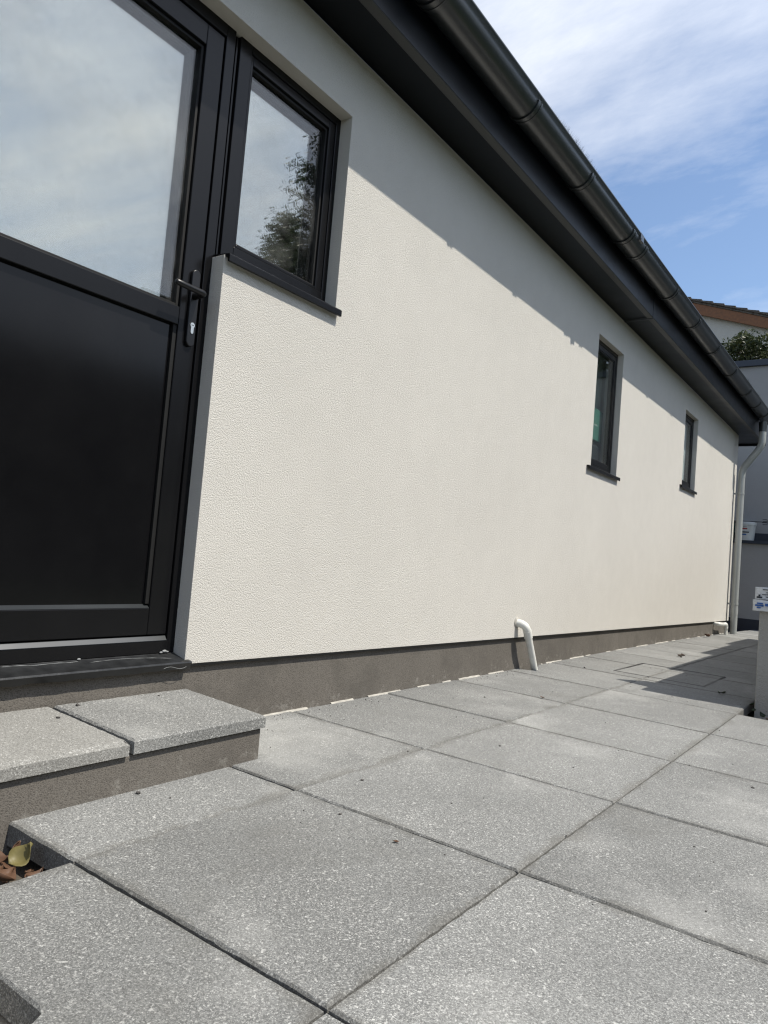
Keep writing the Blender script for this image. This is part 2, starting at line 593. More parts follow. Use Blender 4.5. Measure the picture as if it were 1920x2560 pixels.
M['dgreen'] = m_plain('green_tub_plastic', (0.02, 0.075, 0.06), 0.4, 0.5)
M['blue'] = m_plain('blue_print', (0.03, 0.10, 0.32), 0.5, 0.4)
M['red'] = m_plain('red_print', (0.30, 0.03, 0.04), 0.5, 0.4)
M['dark_print'] = m_plain('dark_print', (0.025, 0.03, 0.035), 0.5, 0.4)
M['wrap'] = m_plain('white_plastic_wrap', (0.62, 0.64, 0.66), 0.22, 0.5, 0.0, 0.12, 30, (35, 0.02, 0.6))
M['stone'] = m_plain('grey_chip', (0.09, 0.085, 0.08), 0.9, 0.2, 0.0, 0.4, 60)
M['bark'] = m_plain('bark', (0.06, 0.045, 0.035), 0.9, 0.2, 0.0, 0.4, 12)
M['leaf_b'] = m_leaf('brown_leaf', (0.055, 0.028, 0.017), (0.15, 0.085, 0.052), 0.15)
M['leaf_y'] = m_leaf('yellow_leaf', (0.10, 0.085, 0.030), (0.19, 0.165, 0.065), 0.15)
M['leaf_d'] = m_leaf('dark_leaf', (0.012, 0.02, 0.008), (0.03, 0.04, 0.014), 0.1)
M['leaf_g'] = m_leaf('hedge_leaf', (0.024, 0.036, 0.012), (0.075, 0.088, 0.034), 0.25)
M['leaf_t'] = m_leaf('tree_leaf', (0.018, 0.032, 0.011), (0.05, 0.075, 0.025), 0.25)


def m_ground():
    mt, nt, b = mat_new('sandy_soil')
    v = coords(nt)
    n = tex(nt, v, 3.0, 8, 0.65)
    c = ramp(nt, n.outputs[0], [(0.3, (0.055, 0.045, 0.033)), (0.7, (0.11, 0.092, 0.068))]).outputs[0]
    g = tex(nt, v, 120, 4, 0.65)
    c = mixc(nt, 1.0, c, ramp(nt, g.outputs[0], [(0.3, 0.6), (0.6, 1.1)]).outputs[0], 'MULTIPLY')
    nt.links.new(c, b.inputs['Base Color'])
    b.inputs['Roughness'].default_value = 0.95
    bump(nt, b, g.outputs[0], 0.7, 0.008)
    return mt


M['soil'] = m_ground()
M['lawn'] = m_plain('lawn_grass', (0.045, 0.07, 0.022), 0.9, 0.2, 0.0, 0.4, 30, (90, 0.03))
M['sand'] = m_plain('bedding_sand', (0.40, 0.35, 0.27), 0.95, 0.2, 0.0, 0.3, 30, (160, 0.006))


# ------------------------------------------------------------------ ground
def gz(x, y):
    """height of the paving surface: falls away from the house, dips a little at the far end"""
    return 0.015 * y - 0.0014 * max(0.0, x - 4.0) ** 2


bm = bmesh.new()
xs = [-2000, -30, -6, -2] + [-1 + 0.5 * i for i in range(29)] + [20, 60, 2000]
ys = [-2000, -60, -20, -8, -4, -3, -2, -1, 0, 0.05, 6, 20, 60, 2000]
grid = []
for x in xs:
    row = []
    for y in ys:
        yy = max(-3.0, min(0.0, y))
        row.append(bm.verts.new((x, y, gz(min(max(x, -1), 12.5), yy) - 0.078)))
    grid.append(row)
for i in range(len(xs) - 1):
    for j in range(len(ys) - 1):
        bm.faces.new((grid[i][j], grid[i + 1][j], grid[i + 1][j + 1], grid[i][j + 1]))
tag(obj('ground', bm, M['soil']), kind='structure')

# paving: a grit bed with every slab a piece of its own
S, X0, YP = 0.6, 0.4752, 0.014
ROWS = [(-0.5555, YP + 0.004), (-1.1588, -0.5555), (-1.7620, -1.1588), (-2.3652, -1.7620), (-2.9684, -2.3652)]
PAVE = empty('patio_paving', (3.0, -0.8, 0.0), kind='structure')


def bed_piece(x0, x1, y0, y1):
    bm_ = bmesh.new()
    nx_, ny_ = max(1, int((x1 - x0) / 0.05)), max(1, int((y1 - y0) / 0.05))
    gv = []
    for i in range(nx_ + 1):
        row = []
        for j in range(ny_ + 1):
            px, py = x0 + (x1 - x0) * i / nx_, y0 + (y1 - y0) * j / ny_
            h = mnoise.noise(Vector((px * 4.3, py * 4.3, 0.7))) + 0.5 * mnoise.noise(Vector((px * 13, py * 13, 4.1)))
            row.append(bm_.verts.new((px, py, gz(px, py) - 0.0125 + 0.0085 * max(-1.0, min(0.9, h)))))
        gv.append(row)
    for i in range(nx_):
        for j in range(ny_):
            bm_.faces.new((gv[i][j], gv[i + 1][j], gv[i + 1][j + 1], gv[i][j + 1]))
    bmesh.ops.remove_doubles(bm_, verts=bm_.verts, dist=1e-5)
    return obj('joint_bed', bm_, M['bed'], PAVE)


bed_piece(0.49, 3.60, -0.55, YP + 0.002)
bed_piece(3.95, 12.3, -0.55, YP + 0.002)
bed_piece(3.60, 3.95, -0.55, -0.20)
bed_piece(0.235, 12.3, -1.15, -0.56)
bed_piece(-1.3, 0.235, -1.15, -0.92)
bed_piece(-1.3, 3.46, -2.96, -1.165)


def slab(poly, name='paving_slab', mat=None, thick=0.045, dz=None, tilt=None, seg=0.03, jit=0.0022, gap=(0.0034, 0.0018),
         parent=None, zf=None, cham=0.0035):
    """a concrete slab with a worn, slightly ragged arris; poly anticlockwise in x,y"""
    zf = zf or gz
    dz = rnd.uniform(-0.0012, 0.0012) if dz is None else dz
    tx, ty = tilt or (rnd.uniform(-0.002, 0.002), rnd.uniform(-0.002, 0.002))
    cx = sum(p[0] for p in poly) / len(poly)
    cy = sum(p[1] for p in poly) / len(poly)
    n = len(poly)
    # shrink by the joint gap, edge by edge
    lines = []
    for i in range(n):
        p, q = Vector(poly[i]), Vector(poly[(i + 1) % n])
        d = (q - p).normalized()
        nrm = Vector((-d.y, d.x))
        g = gap[0] if abs(d.y) > abs(d.x) else gap[1]
        lines.append((p + nrm * g, d, nrm))

    def inter(a, b2, off):
        p, d, nn = a
        q, e, nn2 = b2
        p = p + nn * off
        q = q + nn2 * off
        den = d.x * e.y - d.y * e.x
        t = ((q.x - p.x) * e.y - (q.y - p.y) * e.x) / den
        return p + d * t
    outer = [inter(lines[i - 1], lines[i], 0.0) for i in range(n)]
    bm_ = bmesh.new()
    ring = []
    for i in range(n):
        p, q = outer[i], outer[(i + 1) % n]
        L = (q - p).length
        k = max(1, int(L / seg)) if seg else 1
        nr = lines[i][2]
        for j in range(k):
            t = j / k
            w = p.lerp(q, t)
            ring.append((w, nr, 0 < j))
    def z(w):
        return zf(w.x, w.y) + dz + tx * (w.x - cx) + ty * (w.y - cy)
    top, mid, bot = [], [], []
    for w, nr, inn in ring:
        a = mnoise.noise(Vector((w.x * 38, w.y * 38, 3.1))) * jit if seg else 0
        c2 = mnoise.noise(Vector((w.x * 55, w.y * 55, 9.7))) * jit if seg else 0
        inw = Vector((cx, cy)) - w
        s1 = nr * (cham + 1.2 * abs(c2) + a) if inn else inw.normalized() * (cham * 1.6)
        wt = w + s1
        wm = w + (nr * (a * 0.6 + 0.0006) if inn else Vector((0, 0)))
        top.append(bm_.verts.new((wt.x, wt.y, z(wt))))
        mid.append(bm_.verts.new((wm.x, wm.y, z(wm) - cham - 1.5 * abs(c2))))
        bot.append(bm_.verts.new((w.x, w.y, z(w) - thick)))
    N = len(ring)
    for i in range(N):
        j = (i + 1) % N
        bm_.faces.new((mid[i], mid[j], top[j], top[i]))
        bm_.faces.new((bot[i], bot[j], mid[j], mid[i]))
    f = bm_.faces.new(top)
    bmesh.ops.triangulate(bm_, faces=[f])
    bm_.faces.new(list(reversed(bot)))
    o = obj(name, bm_, mat or M['paving'], parent if parent else PAVE)
    return o


def rect(x0, x1, y0, y1):
    return [(x0, y0), (x1, y0), (x1, y1), (x0, y1)]


MH = (4.205, 4.835, -0.872, -0.340)          # access cover
for k in range(-2, 20):
    xa, xb = X0 + S * k, X0 + S * (k + 1)
    sg = 0.02 if xb < 3.2 else (0.06 if xb < 5.5 else None)
    for r, (ya, yb) in enumerate(ROWS):
        if r == 0 and k < 0:
            continue
        if r == 1 and k < 0:
            if k == -1:
                slab([(0.2185, -0.911), (-0.125, -0.914), (-0.125, ya), (xb, ya), (xb, yb), (0.2185, yb)], seg=0.02)
            else:
                slab(rect(xa, xb, ya, -0.914), seg=0.05)
            continue
        if r >= 2 and (k > 4 or k < -2):
            continue
        if r == 1 and xb > 12.2:
            continue
        if xa > 11.9:
            continue
        xb_ = min(xb, 11.98)
        if r == 0 and k == 5:
            # notched round the waste gully
            slab([(xa, ya), (xb, ya), (xb, yb), (3.885, yb), (3.872, -0.150), (3.660, -0.150), (3.600, yb), (xa, yb)], seg=0.03)
            continue
        if MH[0] < xb and MH[1] > xa and r < 2:
            # cut round the recessed cover
            ox0, ox1, oy0, oy1 = max(xa, MH[0]), min(xb, MH[1]), max(ya, MH[2]), min(yb, MH[3])
            full_l, full_r = ox0 <= xa + 1e-6, ox1 >= xb - 1e-6
            touch_top, touch_bot = oy1 >= yb - 1e-6, oy0 <= ya + 1e-6
            if r == 0:
                poly = [(xa, yb), (xa, ya if not full_l else oy1)]
                if not full_l:
                    poly += [(ox0, ya), (ox0, oy1)]
                poly += [(ox1, oy1)] if (not full_r or True) else []
                if not full_r:
                    poly += [(ox1, ya), (xb, ya)]
                poly += [(xb, yb)]
            else:
                poly = [(xa, yb if not full_l else oy0), (xa, ya), (xb, ya), (xb, yb if not full_r else oy0)]
                if not full_r:
                    poly += [(ox1, yb), (ox1, oy0)]
                poly += [(ox0, oy0)] if not full_l else []
                if not full_l:
                    poly += [(ox0, yb)]
            # drop doubled points
            cl = []
            for p in poly:
                if not cl or (abs(p[0] - cl[-1][0]) + abs(p[1] - cl[-1][1])) > 1e-6:
                    cl.append(p)
            slab(cl, seg=0.06)
            continue
        if r == 0 and k == 0:
            slab(rect(xa, xb, ya, -0.315), seg=0.02)
            continue
        if r == 0 and k == 1:
            slab(rect(xa, xb, ya, yb), seg=0.02)
            continue
        slab(rect(xa, xb_, ya, yb), seg=sg)

# pale mortar fillet where the paving meets the plinth
bm = bmesh.new()
px_ = None
x = 1.2
ringp = None
while x < 9.6:
    w = 0.006 + 0.006 * abs(mnoise.noise(Vector((x * 9, 0.3, 0)))) + 0.004 * mnoise.noise(Vector((x * 40, 1, 0)))
    h = 0.004 + 0.004 * abs(mnoise.noise(Vector((x * 13, 5, 0))))
    z0 = gz(x, 0)
    cur = [bm.verts.new((x, YP + 0.002, z0 + h)), bm.verts.new((x, YP - w * 0.6, z0 + h * 0.7)), bm.verts.new((x, YP - w - 0.002, z0 - 0.003)),
           bm.verts.new((x, YP + 0.002, z0 - 0.006))]
    if ringp and mnoise.noise(Vector((x * 5.5, 2.2, 7.7))) > -0.12:
        for i in range(4):
            bm.faces.new((ringp[i], ringp[(i + 1) % 4], cur[(i + 1) % 4], cur[i]))
    ringp = cur
    x += 0.02
    if 3.58 < x < 3.92:
        x = 3.92
        ringp = None
obj('mortar_fillet', bm, M['mortar'], PAVE)

bm = bmesh.new()
bm.faces.new([bm.verts.new(p) for p in ((-0.13, -0.915, -0.068), (0.23, -0.915, -0.068), (0.23, -0.60, -0.066), (-0.13, -0.60, -0.066))])
obj('bedding_sand', bm, M['sand'], PAVE)

# waste gully pit below the notch
bm = bmesh.new()
box(bm, 3.60, 3.90, -0.19, YP + 0.003, -0.30, -0.079)
for f in list(bm.faces):
    if all(v.co.z > -0.08 for v in f.verts):
        bm.faces.remove(f)
for v_ in bm.verts:
    if v_.co.z > -0.1:
        v_.co.z = -0.03
obj('gully_pit', bm, M['hole'], PAVE)
bm = bmesh.new()
for v4 in (((3.605, -0.185), (3.895, -0.185), (3.895, YP), (3.605, YP)),):
    bm.faces.new([bm.verts.new((a, b_, -0.062)) for a, b_ in v4])
obj('gully_sheet', bm, M['hole'], PAVE)  # plain dark sheet across the gully pit

# ------------------------------------------------------------------ the house
HOUSE = empty('bungalow', (5.0, 1.5, 0.0), 'white rendered bungalow with anthracite eaves filling most of the view', 'building')
XD, XC = 1.157, 9.815                 # door reveal, far corner
ZH, ZS = 2.242, 2.486                 # window heads, soffit
WT = 0.13                             # leaf of wall in front of the rooms
XL = -2.2
OPEN = [(0.10, XD, -1, ZH), (XD, 1.709, 1.487, ZH), (4.519, 5.071, 1.302, ZH), (7.040, 7.581, 1.488, ZH)]


def bead(x):
    return 0.2085 - 0.0112 * (x - 1.16)


gx = sorted({XL, 0.10, XD, 1.709, 4.519, 5.071, 7.040, 7.581, XC} | {3.0, 6.0, 8.7})
gzs = [None, 1.302, 1.487, 1.488, ZH, ZS]
bm = bmesh.new()
cache = {}


def wv(x, zi, y):
    z = bead(x) if gzs[zi] is None else gzs[zi]
    key = (round(x, 4), zi, y)
    if key not in cache:
        cache[key] = bm.verts.new((x, y, z))
    return cache[key]


def is_open(i, j):
    xm = (gx[i] + gx[i + 1]) / 2
    z0 = 0.15 if gzs[j] is None else gzs[j]
    zm = (z0 + gzs[j + 1]) / 2
    return any(a < xm < b_ and c < zm < d for a, b_, c, d in OPEN)


nx, nz = len(gx) - 1, len(gzs) - 1
for i in range(nx):
    for j in range(nz):
        o_ = is_open(i, j)
        if not o_:
            for y in (0.0, WT):
                bm.faces.new((wv(gx[i], j, y), wv(gx[i + 1], j, y), wv(gx[i + 1], j + 1, y), wv(gx[i], j + 1, y)))
        # reveals between open and solid
        if i + 1 < nx and is_open(i + 1, j) != o_:
            x = gx[i + 1]
            bm.faces.new((wv(x, j, 0.0), wv(x, j, WT), wv(x, j + 1, WT), wv(x, j + 1, 0.0)))
        if j + 1 < nz and is_open(i, j + 1) != o_:
            bm.faces.new((wv(gx[i], j + 1, 0.0), wv(gx[i + 1], j + 1, 0.0), wv(gx[i + 1], j + 1, WT), wv(gx[i], j + 1, WT)))
        if j == 0 and not o_:
            bm.faces.new((wv(gx[i], 0, 0.0), wv(gx[i + 1], 0, 0.0), wv(gx[i + 1], 0, WT), wv(gx[i], 0, WT)))
# far gable return
bm.faces.new((wv(XC, 0, 0.0), bm.verts.new((XC, 7.0, bead(XC))), bm.verts.new((XC, 7.0, ZS)), wv(XC, nz, 0.0)))
bmesh.ops.dissolve_limit(bm, angle_limit=0.0005, verts=bm.verts, edges=bm.edges)
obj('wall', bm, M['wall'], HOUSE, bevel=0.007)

# dark bead along the foot of the render
bm = bmesh.new()
for xa, xb in ((XD + 0.012, XC - 0.001),):
    n = 120
    prev = None
    for i in range(n + 1):
        x = xa + (xb - xa) * i / n
        zz = bead(x) + 0.001 * mnoise.noise(Vector((x * 7, 2, 2)))
        cur = [bm.verts.new((x, 0.0005 + 0.0012 * mnoise.noise(Vector((x * 11, 0, 1))), zz - 0.001)), bm.verts.new((x, 0.001, zz - 0.008)),
               bm.verts.new((x, 0.016, zz - 0.006)), bm.verts.new((x, 0.016, zz - 0.001))]
        if prev:
            for k in range(4):
                bm.faces.new((prev[k], prev[(k + 1) % 4], cur[(k + 1) % 4], cur[k]))
        prev = cur
obj('base_bead', bm, M['rubber'], HOUSE)

# plinth
bm = bmesh.new()
prof = []
for x in (XL, 0.1, XD + 0.03, XC - 0.01):
    prof.append((x, bead(min(max(x, 0.4), XC)) + 0.01))
fr_ = []
for x, zt in prof:
    zt = zt if x > XD else 0.190
    fr_.append([bm.verts.new((x, YP, zt)), bm.verts.new((x, YP, -0.2)), bm.verts.new((x, 0.13, zt)), ])
for a, c in zip(fr_, fr_[1:]):
    bm.faces.new((a[0], a[1], c[1], c[0]))
    bm.faces.new((a[0], c[0], c[2], a[2]))
ce = fr_[-1]
e1, e2 = bm.verts.new((XC - 0.01, 7.0, ce[0].co.z)), bm.verts.new((XC - 0.01, 7.0, -0.2))
bm.faces.new((ce[0], ce[1], e2, e1))
obj('plinth', bm, M['plinth'], HOUSE)

# dark room behind the openings
bm = bmesh.new()
box(bm, XL + 0.02, XC - 0.02, WT + 0.004, 4.2, 0.2, 2.44)
obj_room = obj('room_lining', bm, M['room'], HOUSE)
# take out the face towards the garden
bm = bmesh.new()
bm.from_mesh(obj_room.data)
for f in list(bm.faces):
    if all(abs(v.co.y - (WT + 0.004)) < 1e-4 for v in f.verts):
        bm.faces.remove(f)
bm.to_mesh(obj_room.data)
bm.free()

# eaves
bxo('soffit', (XL, 10.50, -0.1715, 0.004, ZS + 0.006, ZS + 0.018), M['soffit'], HOUSE)
bm = bmesh.new()
extrude_x(bm, [(-0.2135, 2.4865), (-0.200, 2.4865), (-0.200, 2.725), (-0.2135, 2.725)], XL, 10.52)
fas = obj('fascia', bm, M['fascia'], HOUSE, bevel=0.002)
bm = bmesh.new()
extrude_x(bm, [(-0.2130, 2.4858), (-0.2100, 2.4830), (-0.1745, 2.4830), (-0.1725, 2.4850), (-0.1725, 2.4960), (-0.2130, 2.4860)], XL, 10.52)
obj('fascia_lip', bm, M['lip'], HOUSE)
bxo('joint_trim', (5.005, 5.035, -0.2155, -0.2137, 2.4845, 2.70), M['fascia'], fas)
bxo('joint_trim', (5.02, 5.045, -0.2140, -0.0005, ZS - 0.0052, ZS - 0.0032), M['fascia'], fas)
bxo('gable_soffit', (XC, 10.50, 0.0045, 6.0, ZS + 0.0065, ZS + 0.018), M['soffit'], HOUSE)
bxo('gable_barge', (10.5205, 10.545, -0.2120, 6.0, 2.470, 2.725), M['fascia'], HOUSE, bevel=0.003)
bm = bmesh.new()
pitch_r = math.radians(34)
n = 20
for i in range(n):
    a, c = i * 0.32, (i + 1) * 0.32
    y0, z0 = -0.262 + a * math.cos(pitch_r), 2.752 + a * math.sin(pitch_r)
    y1, z1 = -0.262 + c * math.cos(pitch_r), 2.752 + c * math.sin(pitch_r)
    extrude_x(bm, [(y0, z0 - 0.012), (y1, z1 - 0.012 - 0.02), (y1, z1 + 0.0), (y0, z0 + 0.022)], XL, 10.56)
obj('roof', bm, M['roof'], HOUSE)

# gutter
GY, GZ0, GR = -0.2870, 2.690, 0.0755


def gzz(x):
    return GZ0 + 0.0062 * (x - 1.9)


def gutter_profile(R, th, bead_r=0.0085, back_lip=0.004):
    """open half round with a rolled front bead, as a closed (y,z) outline"""
    out, inn = [], []
    for i in range(25):
        a = math.pi * i / 24
        out.append((GY + R * math.cos(a), -R * math.sin(a)))
        inn.append((GY + (R - th) * math.cos(a), -(R - th) * math.sin(a)))
    # front bead: a full roll outward
    bead_ = []
    cyb, czb = GY - R - bead_r * 0.35, bead_r * 0.75
    for i in range(13):
        a = math.radians(215) + math.radians(-300) * i / 12
        bead_.append((cyb + bead_r * math.cos(a), czb + bead_r * math.sin(a)))
    return [(GY + R, back_lip)] + out[:-1] + bead_ + list(reversed(inn))


GUT = empty('gutter', (5.0, GY, 2.66), parent=HOUSE)


def hoop_profile(R, th):
    """band round the outside of the channel, stopping under the front bead"""
    out, inn = [], []
    for i in range(25):
        a = math.radians(2 + 168 * i / 24)
        out.append((GY + R * math.cos(a), -R * math.sin(a)))
        inn.append((GY + (R - th) * math.cos(a), -(R - th) * math.sin(a)))
    return out + list(reversed(inn))


def sweep_g(bm_, prof, x0, x1):
    a = [bm_.verts.new((x0, y, gzz(x0) + z)) for y, z in prof]
    b_ = [bm_.verts.new((x1, y, gzz(x1) + z)) for y, z in prof]
    n_ = len(prof)
    for k in range(n_):
        bm_.faces.new((a[k], a[(k + 1) % n_], b_[(k + 1) % n_], b_[k]))
    bm_.faces.new(list(reversed(a)))
    bm_.faces.new(b_)


cuts = [-2.2, 4.14, 9.92]
for a, c in zip(cuts, cuts[1:]):
    bm = bmesh.new()
    sweep_g(bm, gutter_profile(GR, 0.0022), a, c)
    obj('channel', bm, M['metal'], GUT, auto=35)


def hoop(x0, x1, R, name, ridges=True):
    bm_ = bmesh.new()
    if ridges:
        w = x1 - x0
        for xa, xb_, rr in ((x0, x0 + 0.35 * w, R), (x0 + 0.35 * w, x0 + 0.60 * w, R - 0.0034), (x0 + 0.60 * w, x0 + 0.85 * w, R - 0.0008),
                            (x0 + 0.85 * w, x1, R - 0.0045)):
            sweep_g(bm_, hoop_profile(rr, rr - GR - 0.0004), xa, xb_)
    else:
        sweep_g(bm_, hoop_profile(R, R - GR - 0.0004), x0, x1)
    return obj(name, bm_, M['metal'], GUT, bevel=0.0008, auto=35)


for gx_ in (-0.55, 0.25, 1.03, 1.745, 2.545, 3.245, 5.055, 5.79, 6.575, 7.415, 8.30, 8.96, 9.55):
    hoop(gx_, gx_ + 0.050, GR + 0.0075, 'bracket')
hoop(3.985, 4.045, GR + 0.0080, 'union')
hoop(4.0455, 4.245, GR + 0.0026, 'union', False)
hoop(4.2455, 4.305, GR + 0.0080, 'union')
# spring clip on the union
bm = bmesh.new()
box(bm, 4.10, 4.165, GY - GR - 0.0112, GY - GR + 0.006, gzz(4.1) - 0.034, gzz(4.1) + 0.0125)
box(bm, 4.105, 4.125, GY - GR - 0.0135, GY - GR - 0.0115, gzz(4.1) - 0.040, gzz(4.1) - 0.020)
obj('union_clip', bm, M['metal'], GUT, bevel=0.003)
# stop end
bm = bmesh.new()
ends = [bm.verts.new((9.922, GY + (GR + 0.002) * math.cos(math.pi * i / 24), gzz(9.9) - (GR + 0.002) * math.sin(math.pi * i / 24))) for i in range(25)]
bm.faces.new(ends)
obj('stop_end', bm, M['metal'], GUT)

# downpipe with swan neck
DPX, DPY = 9.70, -0.082
DP = empty('downpipe', (DPX, DPY, -0.05), parent=HOUSE)
pts = [(DPX, DPY, -0.20), (DPX, DPY, 1.96)]
bm = bmesh.new()
tube(bm, pts, 0.0395, 24)
obj('shaft', bm, M['downpipe'], DP, auto=40)
bm = bmesh.new()
pn = [(DPX, DPY, 1.93)] + bend((DPX, DPY, 1.93), (DPX, DPY, 2.03), (DPX, -0.292, 2.33), 0.075) \
    + bend((DPX, DPY, 2.03), (DPX, -0.292, 2.33), (DPX, -0.292, 2.62), 0.075) + [(DPX, -0.292, 2.53)]
tube(bm, pn, 0.0415, 24)
obj('swan_neck', bm, M['downpipe'], DP, auto=40)
bm = bmesh.new()
tube(bm, [(DPX, -0.2915, 2.505), (DPX, -0.2915, 2.53), (DPX, -0.2915, 2.628)], [0.043, 0.0435, 0.050], 24)
obj('outlet', bm, M['metal'], DP, auto=40)
for zc in (1.72, 0.33):
    bm = bmesh.new()
    tube(bm, [(DPX, DPY, zc - 0.012), (DPX, DPY, zc + 0.012)], 0.0425, 24)
    box(bm, DPX - 0.012, DPX + 0.012, DPY + 0.04, -0.0005, zc - 0.011, zc + 0.011)
    box(bm, DPX - 0.055, DPX - 0.038, DPY - 0.006, DPY + 0.010, zc - 0.011, zc + 0.011)
    obj('pipe_clip', bm, M['downpipe'], DP, auto=40)
bm = bmesh.new()
tube(bm, [(DPX, DPY, 0.20), (DPX, DPY, 0.28)], 0.0420, 24)
obj('socket', bm, M['downpipe'], DP, auto=40)

# waste pipe by the gully
WP = empty('waste_pipe', (3.69, -0.05, 0.0), parent=HOUSE)
bm = bmesh.new()
pA, pB, pC = (3.507, 0.03, 0.268), (3.520, -0.052, 0.262), (3.700, -0.056, -0.045)
tube(bm, [pA, (3.508, 0.0, 0.268)] + bend(pA, pB, pC, 0.046, 9), 0.0225, 20)
obj('elbow', bm, M['pvc'], WP, smooth=True)
bm = bmesh.new()
d = (Vector(pC) - Vector(pB)).normalized()
tube(bm, [Vector(pB) + d * 0.040, Vector(pB) + d * 0.088], 0.0242, 20)
obj('collar', bm, M['pvc'], WP, auto=40)
bm = bmesh.new()
tube(bm, [Vector(pB) + d * 0.05, pC], 0.0200, 20)
obj('straight_run', bm, M['pvc'], WP, auto=40)
bm = bmesh.new()
tube(bm, [(3.5075, -0.008, 0.268), (3.5075, -0.004, 0.268), (3.5075, 0.0008, 0.268)], [0.024, 0.029, 0.033], 18)
for v in bm.verts:
    v.co += Vector((mnoise.noise(v.co * 90), 0, mnoise.noise(v.co * 90 + Vector((3, 3, 3))))) * 0.004
obj('mortar_seal', bm, M['mortar'], WP, smooth=True)
# second waste pipe at the far corner
WQ = empty('waste_pipe', (9.25, -0.05, -0.04), parent=HOUSE)
bm = bmesh.new()
qa, qb, qc, qd = (8.98, 0.03, 0.098), (8.98, -0.052, 0.098), (9.33, -0.062, 0.085), (9.33, -0.062, -0.10)
tube(bm, [qa] + bend(qa, qb, qc, 0.04, 7) + [(9.24, -0.06, 0.087)], 0.021, 18)
obj('horizontal_run', bm, M['pvc'], WQ, smooth=True)
bm = bmesh.new()
tube(bm, [(9.20, -0.0585, 0.0885)] + bend((9.20, -0.0585, 0.0885), qc, qd, 0.04, 7) + [(9.33, -0.062, 0.02)], 0.0235, 18)
obj('elbow', bm, M['pvc'], WQ, smooth=True)
bm = bmesh.new()
tube(bm, [(9.33, -0.062, 0.04), qd], 0.0205, 18)
obj('straight_run', bm, M['pvc'], WQ, auto=40)

# ---- windows and door -------------------------------------------------------
FY = 0.056                    # face of the frames


def ring_boxes(name, x0, x1, z0, z1, wl_, wr_, wb_, wt_, y0, y1, mat, parent, bevel=0.0025):
    """four frame members, butted"""
    for dims in ((x0, x0 + wl_, y0, y1, z0, z1), (x1 - wr_, x1, y0, y1, z0, z1),
                 (x0 + wl_ + 0.0003, x1 - wr_ - 0.0003, y0, y1, z0, z0 + wb_), (x0 + wl_ + 0.0003, x1 - wr_ - 0.0003, y0, y1, z1 - wt_, z1)):
        bxo(name, dims, mat, parent, bevel)


def panes(x0, x1, z0, z1, parent, y=0.082, inner='glass_coated', outer='glass'):
    bxo('glass_pane', (x0 - 0.006, x1 + 0.006, y, y + 0.004, z0 - 0.006, z1 + 0.006), M[outer], parent)
    if inner is None:
        return
    bxo('glass_pane', (x0 - 0.006, x1 + 0.006, y + 0.028, y + 0.032, z0 - 0.006, z1 + 0.006), M[inner], parent)
    # spacer bar between the panes
    bm_ = bmesh.new()
    for dims in ((x0 - 0.006, x0 + 0.004, y + 0.0045, y + 0.0275, z0 - 0.006, z1 + 0.006), (x1 - 0.004, x1 + 0.006, y + 0.0045, y + 0.0275, z0 - 0.006, z1 + 0.006),
                 (x0 + 0.0045, x1 - 0.0045, y + 0.0045, y + 0.0275, z0 - 0.006, z0 + 0.004), (x0 + 0.0045, x1 - 0.0045, y + 0.0045, y + 0.0275, z1 - 0.004, z1 + 0.006)):
        box(bm_, *dims)
    obj('spacer_bar', bm_, M['rubber'], parent)


def sill(x0, x1, zt, parent, drop=0.020):
    bm_ = bmesh.new()
    extrude_x(bm_, [(0.075, zt + 0.012), (0.075, zt + 0.004), (-0.013, zt - 0.008), (-0.013, zt - drop - 0.004), (-0.022, zt - drop - 0.004), (-0.022, zt - 0.002), (-0.018, zt + 0.002)], x0, x1)
    return obj('sill', bm_, M['frame'], parent, bevel=0.0015)


FW = 0.045                    # the small windows sit a little further out


def window(x0, x1, z0, z1, sash=True, label=None):
    w = empty('window', ((x0 + x1) / 2, FW, z0), parent=HOUSE)
    if label:
        w['label'] = label
    ring_boxes('outer_frame', x0 - 0.006, x1 + 0.006, z0 + 0.012, z1 + 0.006, 0.028, 0.030, 0.034, 0.032, FW, FW + 0.046, M['frame'], w)
    a0, a1, b0, b1 = x0 + 0.0225, x1 - 0.0245, z0 + 0.0465, z1 - 0.0265
    ring_boxes('sash', a0, a1, b0, b1, 0.028, 0.028, 0.036, 0.036, FW + 0.003, FW + 0.045, M['frame'], w)
    ring_boxes('glazing_bead', a0 + 0.0285, a1 - 0.0285, b0 + 0.0365, b1 - 0.0365, 0.006, 0.006, 0.006, 0.006, FW + 0.007, FW + 0.044, M['rubber'], w, 0.001)
    panes(a0 + 0.0350, a1 - 0.0350, b0 + 0.0430, b1 - 0.0430, w, y=FW + 0.0105, inner=None, outer='glass_clear')
    return w


# window beside the door
W1 = empty('window', (1.45, FY, 1.49), parent=HOUSE)
ring_boxes('outer_frame', 1.1875, 1.715, 1.500, ZH + 0.006, 0.052, 0.030, 0.056, 0.034, FY, FY + 0.07, M['frame'], W1)
ring_boxes('sash', 1.2400, 1.6845, 1.5565, 2.2135, 0.012, 0.034, 0.012, 0.032, FY + 0.004, FY + 0.062, M['frame'], W1)
ring_boxes('glazing_bead', 1.2525, 1.6500, 1.5690, 2.1810, 0.006, 0.008, 0.006, 0.009, FY + 0.013, FY + 0.055, M['rubber'], W1, 0.001)
panes(1.2590, 1.6415, 1.5755, 2.1715, W1)
s1 = sill(1.160, 1.722, 1.488, W1)
# coupling post between door and window
bxo('coupling_post', (1.166, 1.187, FY + 0.016, FY + 0.07, 1.490, ZH + 0.004), M['rubber'], W1)
bxo('coupling_strip', (1.1725, 1.1785, FY + 0.004, FY + 0.0158, 1.500, ZH - 0.01), M['frame'], W1)

